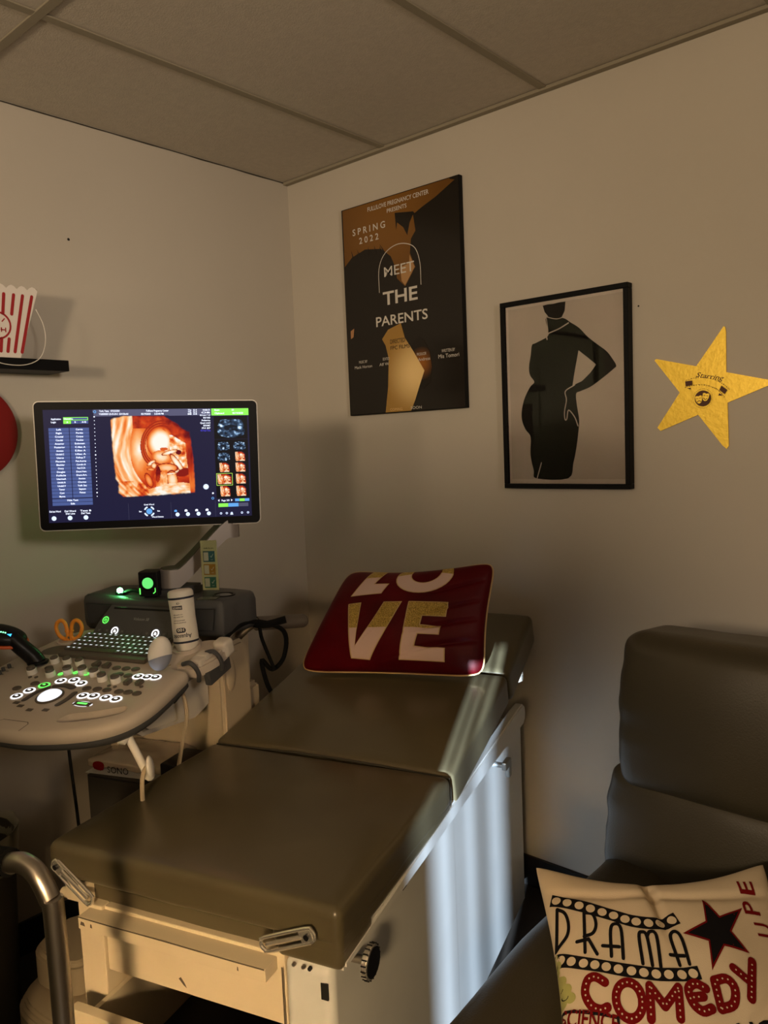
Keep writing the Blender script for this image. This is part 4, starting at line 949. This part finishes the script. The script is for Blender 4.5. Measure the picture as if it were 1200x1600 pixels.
def womb(x, y):   # x,y 0..1, y down, after the photograph's scan
    v = .42+.22*fbm(x*5, y*5, 3)
    d = x-(.20+.28*((y-.48)/.5)**2*(1 if y > .48 else .35)); d2 = d
    if d < .02:   # pale folded wall at the left
        v = .80+.26*fbm(d*16, y*2.2, 9, 3)+.09*math.sin(d*75+3*fbm(x*3, y*3, 6))
        if y > .80: v -= .55*max(0, fbm(x*7, y*7, 31)+.15)
    else:
        e = ell(x, y, .33, .42, .13, .30, -.05); v = max(v-.15, 1.0-.42*e+.1*fbm(x*6, y*4, 4)) if e < 1.6 else v
    e = ell(x, y, .60, .36, .24, .29, .25)
    if .80 < e < 1.05 and x < .70: v = .28+.5*max(0, math.sin(e*60))*.5
    e = ell(x, y, .59, .33, .135, .16, .1)
    if e < 1.25: v = 1.10-.40*e**3+.05*fbm(x*6, y*6, 5)
    e = ell(x, y, .61, .52, .135, .085, .25)
    if e < 1.0: v = .90-.38*e**2+.12*fbm(x*8, y*8, 14)
    if ell(x, y, .63, .415, .05, .02) < 1: v = .50
    if x > .70 and .24 < y < .72 and x < .915: v = .78+.55*fbm(x*11, y*11, 17); 
    if ell(x, y, .81, .46, .035, .03) < 1: v = .12
    for cx, cy, rx, ry, an, br in ((.70, .46, .09, .022, -.25, 1.02), (.785, .595, .125, .032, .98, 1.0), (.47, .585, .055, .022, -.55, .98), (.50, .62, .03, .035, 0, .92), (.66, .65, .12, .05, .05, .86), (.72, .80, .06, .105, -.1, .92), (.70, .725, .075, .010, -.1, 1), (.43, .80, .035, .085, -.35, .72), (.46, .665, .045, .016, .1, .75)):
        e = ell(x, y, cx, cy, rx, ry, an)
        if e < 1: v = br-.30*e**2.5
        elif e < 1.18: v = min(v, .26)
    e = ell(x, y, .61, .80, .085, .13, .5)
    if e < 1 and x < .66: v = .85+.35*fbm(x*12, y*9, 23)-.2*e
    if y > .885+.05*math.sin(x*6) and x > .42: v = .86+.35*fbm(x*6, y*14, 27)
    if ell(x, y, .87, .71, .10, .05, -.3) < 1: v = .22
    if ell(x, y, .545, .73, .03, .10, .1) < 1: v = .20+.2*fbm(x*10, y*10, 2)
    if x > .915-.02*math.sin(y*5): v = .42+.20*fbm(x*12, y*3, 41)+.15*math.sin(y*9+x*20)
    top = y-(.02+.25*max(0, x-.60)/.4)
    if top < .14: v = min(v, .30+.30*fbm(x*8, y*9, 12)+top*1.2) if x > .26 else v
    return ramp(v)
OUT = [(0, .05), (.05, .025), (.16, 0), (.31, 0), (.65, .005), (.78, .085), (.885, .175), (.957, .21), (.99, .53), (1, .81), (.995, .97), (.78, .98), (.11, 1), (.057, .945), (.06, .84), (.03, .77), (.01, .41)]
def sdist(x, y, P=OUT):
    best = 9; ins = False; N = len(P)
    for k in range(N):
        (ax, ay), (bx, by) = P[k], P[(k+1) % N]; dx, dy = bx-ax, by-ay
        t = max(0, min(1, ((x-ax)*dx+(y-ay)*dy)/(dx*dx+dy*dy))); best = min(best, math.hypot(x-ax-dx*t, y-ay-dy*t))
        if (ay > y) != (by > y) and x < ax+(y-ay)/(by-ay)*dx: ins = not ins
    return best if ins else -best
BG = (.012, .011, .035)
def womb_soft(x, y):
    d = sdist(x, y)+.008*fbm(x*14, y*14, 77); return lerp3(BG, tuple(c*.80 for c in womb(x, y)), d/.016+.3)
def everywhere(x, y): return sdist(x, y) > -.03
VCOL = emis('scan_light', (1, 1, 1), 1.0, (0, 0, 0)); nt = VCOL.node_tree; at = nt.nodes.new('ShaderNodeAttribute'); at.attribute_name = 'scan'
nt.links.new(at.outputs['Color'], nt.nodes['Principled BSDF'].inputs['Emission Color'])
def paint(name, x0, y0, x1, y1, n, fn, ins, z):
    V = []; F = []; cols = []; idx = {}
    def vid(i, j):
        if (i, j) not in idx:
            idx[i, j] = len(V); a, c = i/n, j/n; V.append(QM @ Vector((x0+(x1-x0)*a, y1-(y1-y0)*c, z))); cols.append(fn(a, c))
        return idx[i, j]
    for i in range(n):
        for j in range(n):
            if ins((i+.5)/n, (j+.5)/n): F.append((vid(i, j), vid(i+1, j), vid(i+1, j+1), vid(i, j+1)))
    me = bpy.data.meshes.new(name); me.from_pydata([tuple(v) for v in V], [], F); me.update()
    ca = me.color_attributes.new('scan', 'FLOAT_COLOR', 'POINT')
    for k, c in enumerate(cols): ca.data[k].color = (*c, 1)
    me.materials.append(VCOL); o = bpy.data.objects.new(name, me); C.objects.link(o); o.parent = mo; return o
paint('scan_picture', -.0945, -.0835, .1110, .1265, 150, womb_soft, everywhere, .0030)
GR = [(0, (.005, .008, .015)), (.5, (.03, .06, .12)), (.75, (.25, .42, .65)), (1, (.75, .9, 1))]
def fan(seed):
    def f(x, y):
        v = .35+.9*fbm(x*7, y*7, seed, 3)
        if ell(x, y, .5, .5, .22, .14) < 1: v -= .45
        return ramp(v, GR)
    return f
fin = lambda x, y: y > .10+.35*(x-.5)**2 and y < .97-.9*(x-.5)**2 and abs(x-.5) < .26+.28*y*(1.25-y)*1.5
small = lambda x, y: .10 < x < .90 and y > .05+.3*max(0, x-.6) and y < .95
paint('scan_thumbnail', .168, .0640, .2500, .1205, 44, fan(3), fin, .0030)
cols_ = [(.1690, .2060), (.2110, .2480)]; ys = [(.032, .057), (.0035, .0285), (-.0250, .0000), (-.0570, -.0300), (-.0900, -.0620)]
for r_ in range(5):
    for c_ in range(2):
        (x0, x1), (y0, y1) = cols_[c_], ys[r_]
        if r_ == 0 or (r_ == 1 and c_ == 0): paint('scan_thumbnail', x0, y0, x1, y1, 24, fan(11+r_*3+c_), fin, .0030)
        else:
            w_ = .0045 if (r_, c_) != (3, 0) else 0
            paint('scan_thumbnail', x0+w_*1.4, y0, x1-w_, y1, 26, womb_soft, everywhere, .0030)
b = B(); 
for P in (((.1670, -.0600), (.2080, -.0600)), ((.2080, -.0600), (.2080, -.0285)), ((.2080, -.0285), (.1670, -.0285)), ((.1670, -.0285), (.1670, -.0600))): b.stroke(list(P), .0010, SYE, f=lambda x, y: (x, y, .0034), M=QM)
b.build('selection_frame', mo)
# rear tower, arm cover, handle, lower body and base
b = B(); b.prism([(-.185, .215), (.185, .215), (.185, .36), (-.185, .36)], .60, .80, BEIGE, None, .012)
b.prism([(-.16, .24), (.16, .24), (.16, .36), (-.16, .36)], .79, .985, BEIGE, None, .012); b.build('rear_tower', us)
def side_col(sx, b):
    pr = [(.150, .64), (.150, .86), (.158, .92), (.185, .945), (.25, .945), (.275, .93), (.285, .88), (.290, .64)]
    b.prism(pr, sx*.185 if sx < 0 else .140, .140*sx if sx < 0 else .203, BEIGE, Matrix(((0, 0, 1, 0), (1, 0, 0, 0), (0, 1, 0, 0), (0, 0, 0, 1))), .010, 3)
b = B(); side_col(1, b); sc1 = b.build('side_column', us); b = B(); side_col(-1, b); b.build('side_column', us)
b = B(); b.ball((.203, .185, .868), .05, BEIGE, (.22, .40, .95)); b.prism(rrect(.028, .055, .008), .2025, .2045, BEIGE, T(0, .200, .865) @ Matrix(((0, 0, 1, 0), (1, 0, 0, 0), (0, 1, 0, 0), (0, 0, 0, 1))), .001); b.build('pivot_cap', sc1)
b = B(); b.prism([(-.10, .885), (.155, .905), (.155, .790), (.10, .775), (-.10, .80), (-.14, .83)], .075, .165, LGREY, Matrix(((0, 0, 1, 0), (1, 0, 0, 0), (0, 1, 0, 0), (0, 0, 0, 1))), .016, 3)
b.build('lift_arm', us)
b = B(); b.tube([(.165, .27, .93), (.19, .275, .955), (.215, .285, .975), (.225, .30, .978)], .012, STEEL, 12); b.tube([(.222, .296, .975), (.252, .360, .965), (.285, .435, .954)], .0195, BEIGE and BUTT, 16, smooth=2); b.ball((.285, .435, .954), .0195, BUTT); b.build('rear_handle', us)
b = B(); b.prism([(-.19, .06), (.15, .06), (.15, .40), (-.19, .40)], .17, .605, CARTG, None, .01)
b.build('lower_body', us)
b = B(); b.prism([(-.10, .0), (.10, .0), (.10, .11), (-.10, .11)], .60, .90, DGREY, T(-.02, .245, 0), .02); b.build('lift_column', us)
b = B(); bo = sm_([(-.255, .10), (-.262, -.10), (-.225, -.175), (-.12, -.215), (0, -.225), (.10, -.205), (.14, -.14), (.15, .10), (.15, .42), (0, .45), (-.22, .42)], 4)
slab(b, bo, [(.01, .045), (0, .055), (0, .09), (.006, .095), (.006, .100), (.012, .103), (.012, .109), (.018, .112), (.018, .118), (.026, .122), (.05, .124)], BEIGE)
b.build('wheel_base', us, sharp=.6)
b = B(); b.prism(sm_([(-.245, .02), (-.245, -.08), (-.20, -.13), (-.10, -.14), (-.06, -.10), (-.06, .05), (-.15, .08)], 4), .12, .215, BEIGE, None, .014, 3); b.prism(sm_([(-.05, .04), (-.05, -.10), (.06, -.13), (.13, -.08), (.13, .05)], 4), .12, .19, BEIGE, None, .014, 3); b.build('base_cover', us)
for x, y in ((-.21, -.13), (.10, -.15), (-.20, .36), (.11, .36)):
    b = B(); b.cyl((x-.018, y, .028), (x+.018, y, .028), .028, BLACKR, n=28, bev=.004); b.cyl((x-.022, y, .028), (x+.022, y, .028), .010, BEIGE); b.build('caster_wheel', us)
# probe / gel holder on the right edge
b = B()
b.prism(sm_([(.172, -.030), (.225, -.045), (.262, -.040), (.285, .010), (.280, .070), (.240, .095), (.200, .085), (.178, .05)], 3), -.035, -.004, MGREY, PM, .006)
b.lathe([(.034, -.010), (.036, .006), (.031, .006), (.029, -.020), (0, -.020)], MGREY, PM @ T(.185, .035, 0), 32)
for v, u in ((-.038, .252), (.022, .276)):
    b.tube([(u-.018, v-.010, .004), (u+.002, v-.010, .009), (u+.012, v-.006, -.004), (u+.013, v, -.024), (u+.006, v+.004, -.045)], .0055, DGREY, 10, M=PM)
b.box((.250, .045, -.03), (.292, .085, .014), LGREY, .012, 4, M=PM); b.box((.236, -.030, -.02), (.270, .020, .006), LGREY, .006, 3, M=PM)
b.box((.262, -.020, -.065), (.280, .07, -.030), DGREY, .004, M=PM); b.box((.240, -.01, -.028), (.272, .022, .008), LGREY, .006, M=PM)
b.build('probe_holder', us)
b = B(); b.box((-.010, -.012, -.004), (.010, .014, .004), WHITEP, .002, M=PM @ T(.222, -.262, -.056) @ RX(.3))
b.tube([(.224, -.250, -.060), (.236, -.252, -.090), (.250, -.255, -.122), (.262, -.262, -.138), (.276, -.270, -.134), (.284, -.274, -.118)], .0085, WHITEP, 10, M=PM)
b.ball((0, 0, 0), .019, WHITEP, (.40, 1, 1.25), R=(PM @ T(.288, -.276, -.104)) @ RZ(.5)); b.build('cable_hook', us, label='white plastic cable hook')

# ------------------------------------------------------------------ things on and around the machine
def at(u, w_, z): return MM @ Vector((u, w_, z))
# green webcam-like glowing cube and led puck
p_ = MM @ T(0, .150, 1.0705) @ RZ(.30)
sp = empty('cube_speaker', p_, 'small black cube with a glowing green round front on the machine deck', 'speaker')
b = B(); b.box((-.026, -.024, .004), (.026, .024, .070), BLACK, .004); b.box((-.015, -.015, 0), (.015, .015, .005), BLACK); b.ring(0, .040, .016, .021, BLACKR, f=lambda x, y: (x, -.0246, y)); b.build('case', sp)
b = B(); b.cyl((0, -.0240, .040), (0, -.0262, .040), .0145, emis('green_dial', (.10, .55, .12), 1.3), n=32); b.build('glowing_dial', sp)
b = B(); b.stroke([(-.022, .012), (-.022, .026)], .003, GRE, f=lambda x, y: (x, -.0250, y)); b.stroke([(.014, .013), (.019, .017), (.019, .026)], .002, GRE, f=lambda x, y: (x, -.0250, y)); b.build('green_marks', sp)
p_ = MM @ T(-.105, .155, 1.0705)
ld = empty('indicator_lamp', p_, 'small bright green glowing lamp on a dark clip on the left of the deck', 'lamp')
b = B(); b.box((-.014, -.010, 0), (.014, .012, .008), BLACK, .002); b.tube([(.010, .003, .006), (.030, .006, .012), (.055, .008, .010), (.078, .005, .006)], .006, BLACK, 8); b.build('clip', ld)
b = B(); b.ball((0, -.006, .0125), .0075, LED); b.build('bulb', ld)
light('green_lamp_glow', 'POINT', MM @ Vector((-.105, .138, 1.095)), .06, (.15, 1, .18), shadow_soft_size=.01)
# acrylic sign holder
p_ = MM @ T(.175, .165, 1.0712) @ RZ(.25)
sg = empty('sign_holder', p_, 'clear acrylic stand with a cream card of teal, ochre and green squares', 'sign')
b = B(); b.box((-.022, -.0025, .0), (.022, -.0012, .148), GLASSF); b.box((-.022, .0012, .0), (.022, .0025, .148), GLASSF); b.box((-.030, -.032, 0), (.022, .003, .0022), GLASSF, .0005); b.build('acrylic_stand', sg)
b = B(); b.box((-.0212, -.0008, .020), (.0212, .0008, .1475), mat('cream_card', (.66, .62, .36), .6)); 
fz = lambda e: (lambda x, y: (x, -.0009-e, y))
b.text('made by you', 0, .1265, .0038, INK, wd=.026, f=fz(.0001), bold=.02)
for y, m_ in ((.0925, TEAL), (.0590, OCHRE), (.0255, SEAG)):
    b.poly([(-.0155, y), (.0155, y), (.0155, y+.028), (-.0155, y+.028)], m_, f=fz(.00008))
    b.poly([(-.0140, y+.003), (-.0015, y+.003), (-.0015, y+.025), (-.0140, y+.025)], LABELW, f=fz(.00014))
    b.stroke([(.004, y+.015), (.006, y+.012), (.011, y+.020)], .0012, LABELW, f=fz(.00014)); b.text('scan', .0075, y+.005, .0025, LABELW, f=fz(.00014))
b.build('card', sg)
# gel bottle, standing upside down in the holder
Bm = MM @ T(.187, .036, .972) @ RY(-.10) @ RX(-.03)
gb = empty('gel_bottle', Bm, 'white gel bottle with navy bands and printing standing upside down in the holder', 'bottle')
b = B(); pf = [(0, 0), (.024, 0), (.026, .006), (.0285, .012), (.0300, .022), (.0296, .055), (.0288, .080), (.0300, .110), (.0306, .132), (.0300, .139), (.0275, .143), (.024, .1445), (.020, .143), (0, .142)]
b.lathe(pf, LABELW, None, 40); b.build('bottle_body', gb)
b = B(); cang = -PI/2-.33+.55
def cyl_(e=.0004):
    def f(x, y):
        rr = [r for r, z in pf]
        for (r0, z0), (r1, z1) in zip(pf, pf[1:]):
            if z0 <= y <= z1 and z1 > z0: R_ = r0+(r1-r0)*(y-z0)/(z1-z0); break
        else: R_ = .03
        R_ += e; a = cang+x/.03; return (R_*math.cos(a), R_*math.sin(a), y)
    return f
for y0, y1 in ((.0180, .0230), (.1235, .1285)):
    b.flat([(-.085, y0), (.085, y0), (.085, y1), (-.085, y1)], [(0, 1, 2, 3)], LABELB, f=cyl_(), grid=.004)
def bt(t, x, y, h, wd=None, m_=LABELB, e=.0004, shear=0, bold=.02): b.text(t, x, y, h, m_, wd=wd, rot=PI, f=cyl_(e), grid=.004, shear=shear, bold=bold)
bt('Aquasonic', .004, .0400, .0100, .048, shear=.1); b.flat(rrect(.0120, .0060, .0055), [tuple(range(28))], LABELB, f=lambda x, y: cyl_()(x+.003, y+.0500), grid=.004); bt('100', .003, .0545, .0070, .016, LABELW, .0007)
for k, (wd) in enumerate((.032, .028)): bt('ultrasound transmission gel'[:20], .002, .0690+k*.0055, .0026, wd)
for k, (wd) in enumerate((.026, .024)): bt('non sterile hypo', .0, .0830+k*.0055, .0026, wd)
b.flat([(-.013, .1010), (.013, .0990), (.013, .1090), (-.013, .1090)], [(0, 1, 2, 3)], LABELB, f=cyl_(.0003), grid=.004); bt('PARKER', .0, .1070, .0055, .022, LABELW, .0007); bt('CE', .004, .1170, .0045)
b.build('label_print', gb)
# volume probe
pbm = MM @ PM @ T(.190, -.078, .010) @ RZ(-.5) @ RX(-.25) @ RY(.15)
pr_ = empty('ultrasound_probe', pbm, 'cream rounded ultrasound probe head with grey band resting on the console corner', 'probe')
b = B(); b.ball((0, 0, .034), .034, WHITEP, (.72, .80, 1.22), u=32, v=20); b.build('probe_shell', pr_)
b = B(); t = bmesh.new(); bmesh.ops.create_uvsphere(t, u_segments=32, v_segments=20, radius=.0345)
for q in t.verts: q.co = Vector((q.co.x*.73, q.co.y*.81, q.co.z*1.22))
bmesh.ops.bisect_plane(t, geom=t.verts[:]+t.edges[:]+t.faces[:], plane_co=(0, 0, -.012), plane_no=(-.75, -.1, 1), clear_outer=True)
t.transform(T(0, 0, .034)); b.add(t, mat('blue_grey_rubber', (.26, .29, .38), .5)); b.build('grey_band', pr_)
b = B(); b.tube([(.196, -.05, .0), (.225, -.06, -.055), (.232, -.07, -.12), (.205, -.08, -.20), (.175, -.09, -.30), (.160, -.08, -.37)], .0048, BEIGE, 8, M=PM); b.build('probe_cable', pr_) if False else None
cb = b.build('probe_cable', label='beige probe cable hanging from the machine console to the right of the hook', cat='cable', loc=tuple(at(.2, -.08, .80)))if False else b
b.bm.transform(MM); b.build('probe_cable', label='beige cable hanging straight down from the console beside the white hook', cat='cable', loc=tuple(at(.22, -.09, .70)))
b = B(); b.tube([at(.262, -.300, .795), at(.262, -.298, .78), at(.262, -.290, .74), at(.250, -.285, .70)], .0048, BEIGE, 8)
b.bm.free()
b = B(); q0 = MM @ (PM @ Vector((.268, -.266, -.128))); b.tube([q0+Vector((.004, .004, -.010)), q0+Vector((0, 0, .012)), q0+Vector((-.008, -.008, -.01)), q0+Vector((-.010, -.010, -.06)), q0+Vector((-.008, -.008, -.10))], .0048, BEIGE, 8); b.build('hanging_cable', label='beige cable looped over the white hook under the console', cat='cable', loc=tuple(q0))
b = B(); b.tube([at(.11, -.285, .875), at(.112, -.283, .80), at(.116, -.280, .70), at(.120, -.282, .64), at(.112, -.278, .55), at(.105, -.25, .3), at(.10, -.24, .12)], .0035, BLACKR, 8); b.build('power_cable', label='thin black cable hanging from the middle of the console towards the floor', cat='cable', loc=tuple(at(.11, -.28, .6)))
b = B(); b.tube([at(.19, .10, .92), at(.225, .18, .985), at(.24, .26, .990), at(.285, .33, .95), at(.265, .36, .87), at(.225, .36, .83), at(.205, .34, .86), at(.205, .36, .79), at(.200, .42, .70), at(.195, .44, .60)], .0065, BLACKR, 8)
b.tube([at(.21, .24, .995), at(.25, .29, .975), at(.30, .32, .985)], .010, BLACKR, 8); b.tube([at(.20, .24, .99), at(.24, .27, .985), at(.235, .30, .93), at(.25, .33, .84)], .005, BLACKR, 8)
b.build('cable_bundle', label='black cables tied around the rear handle of the machine', cat='cable', loc=tuple(at(.24, .3, .95)))
# scissors in the tray
sz = MM @ T(-.176, .032, .955) @ RZ(.28)
ss = empty('scissors', sz, 'orange handled scissors standing handles up in the console tray', 'scissors')
for sx in (-1, 1):
    b = B(); P = [(sx*.004, .028), (sx*.006, .045), (sx*.010, .062), (sx*.020, .070), (sx*.031, .064), (sx*.035, .050), (sx*.030, .034), (sx*.020, .024), (sx*.010, .020)]
    b.tube([(x, 0, z) for x, z in P], .0050, ORANGE, 10, smooth=4, closed=True); b.tube([(sx*.008, 0, .045), (sx*.004, 0, .036), (sx*.004, 0, .018)], .0055, ORANGE, 8); b.build('handle', ss)
b = B(); b.box((-.007, -.004, -.004), (.007, .004, .034), BLACK, .002); b.cyl((0, -.006, .026), (0, .004, .026), .003, STEEL, n=12); b.build('blade', ss)
# handheld scanner
sm = MM @ T(-.160, -.092, .952) 
sn = empty('handheld_scanner', sm, 'black handheld scanner with orange rim and blue green lights at the left of the console', 'scanner')
b = B(); b.tube([(0, 0, -.004), (-.012, -.006, .016), (-.028, -.020, .040), (-.045, -.03, .062)], [.021, .020], BLACK, 20); b.lathe([(0, -.004), (.025, -.004), (.025, .002), (.02, .004), (0, .004)], BLACK, None, 28); b.build('grip', sn)
hm = T(-.070, -.040, .068) @ RZ(.28) @ RY(-.10)
hm = T(-.078, -.042, .070) @ RZ(.60) @ RY(.22) @ RX(.35)
b = B(); b.ball((0, 0, 0), .05, BLACK, (1.35, .72, .52), u=36, v=20); b.bm.transform(hm); b.build('head', sn)
b = B(); b.tube([(.068*math.cos(a), .0365*math.sin(a), -.008) for a in [2*PI*k/32 for k in range(32)]], .0042, mat('orange_red_rim', (.60, .10, .015), .5), 8, smooth=0, closed=True, M=hm); b.build('rim', sn)
b = B(); f_ = lambda x, y: (x, y, .0268*math.sqrt(max(0, 1-(x/.0675)**2-(y/.036)**2)))
for k in range(4): b.disc(.006+k*.005, -.016, .0020, emis('scanner_green', (.2, 1, .4), 2.5) if k == 0 else bpy.data.materials['scanner_green'], 8, f=f_, M=hm)
b.poly([(.025, -.0185), (.035, -.014), (.034, -.021), (.027, -.019)], emis('scanner_blue', (.03, .35, 1), 3), f=f_, M=hm); b.build('status_lights', sn)
# package and box on the machine's lower deck
pk = MM @ T(-.060, .135, .607)
b = B(); h = (.125, .085, .026)
def pf_(p):
    x, y = p.x/h[0], p.y/h[1]; e = max(abs(x), abs(y)); k = 1-.62*max(0, e-.45)/.55
    return (p.x, p.y, p.z*k+noise.noise(Vector((p.x*30, p.y*30, 3)))*.004)
b.rbox(h, .010, BAGM, T(0, 0, .026), pf_, n=20, rs=3)
b.flat([(-.128, -.088), (.128, -.088), (.128, .088), (-.128, .088)], [(0, 1, 2, 3)], WHITEP, f=lambda x, y: (x, y, .001))
b.bm.transform(MM @ T(-.060, .150, .607) @ RZ(.05)); 
b.build('wipes_package', label='crumpled clear grey package printed SONO on the dark deck below the console', cat='package', loc=tuple(MM @ Vector((-.06, .15, .607)))) if False else None
pe = empty('gel_package', MM @ T(-.060, .150, .6065) @ RZ(.05), 'crumpled clear package printed SONO on the dark deck below the console', 'package')
b.bm.transform((MM @ T(-.060, .150, .607) @ RZ(.05)).inverted()); b.build('plastic_bag', pe, sharp=2)
b = B(); ff = lambda x, y: (x, -.0875+.0*x, y)
b.poly(sm_([(-.098, .014), (-.070, .012), (-.066, .030), (-.082, .036), (-.100, .030)], 3), INKR, f=ff); b.text('SONO', -.022, .008, .017, INK, wd=.066, f=lambda x, y: (x, -.0880, y), bold=.0); b.build('bag_print', pe)
b = B(); b.box((-.15, -.07, 0), (.15, .07, .045), BLACK, .004); b.poly([(.02, -.05), (.05, -.05), (.05, -.02), (.02, -.02)], LABELW, f=lambda x, y: (x, y, .0454))
b.bm.transform(MM @ T(.04, .33, .81)); b.bm.free()
b = B(); b.box((-.04, -.055, 0), (.085, .055, .060), BLACK, .004); b.poly([(.052, -.04), (.075, -.04), (.075, -.025), (.052, -.025)], LABELW, f=lambda x, y: (x, y, .0604))
b.bm.transform(MM @ T(.112, .10, .607)); b.build('black_box', label='black box with a small white sticker behind the package on the machine deck', cat='box', loc=tuple(MM @ Vector((.10, .10, .607))))
# grab rail of the step stool in front of the table
gr = empty('stool_handrail', T(1.187, -1.63, 0), 'brushed steel handrail with black grip standing in front of the table left corner', 'handrail')
b = B(); b.tube([(.004, 0, .01), (.002, 0, .4), (0, 0, .78), (-.006, -.002, .815), (-.026, -.008, .848), (-.056, -.014, .858), (-.085, -.02, .852), (-.10, -.022, .848), (-.30, -.06, .82)], .0150, STEEL, 18); 
b.tube([(-.30, -.06, .82), (-.34, -.068, .80), (-.36, -.072, .77), (-.37, -.074, .4), (-.375, -.075, .01)], .0150, STEEL, 14); b.build('rail', gr)
b = B(); b.tube([(-.088, -.0205, .8515), (-.18, -.038, .838), (-.29, -.058, .822)], .0205, BLACKR, 18); b.build('grip', gr)
b = B(); b.box((-.39, -.30, .0), (.02, .02, .02), BLACK, .006); b.build('foot_plate', gr)
# waste bin
wb = empty('waste_bin', T(.195, -1.41, 0), 'dark round waste bin with a translucent liner beside the left wall', 'bin')
b = B(); b.lathe([(0, .002), (.105, .002), (.125, .50), (.120, .50), (.10, .01), (0, .01)], mat('bin_grey', (.035, .030, .022), .6), None, 36); b.build('bin_body', wb)
b = B()
def ln(u, v):
    a = 2*PI*u; n_ = noise.noise(Vector((math.cos(a)*4, math.sin(a)*4, v*3)))*.006
    r, z = [(.115, .46), (.124, .505), (.134, .515), (.133, .48), (.129, .42)][0:5][min(4, int(v*4.001))]
    return ((r+n_)*math.cos(a), (r+n_)*math.sin(a), z+n_)
b.grid(lambda i, j: ln(i, j), 48, 4, mat('bin_liner', (.16, .155, .11), .35, trans=.3), cu=True); b.build('liner', wb)
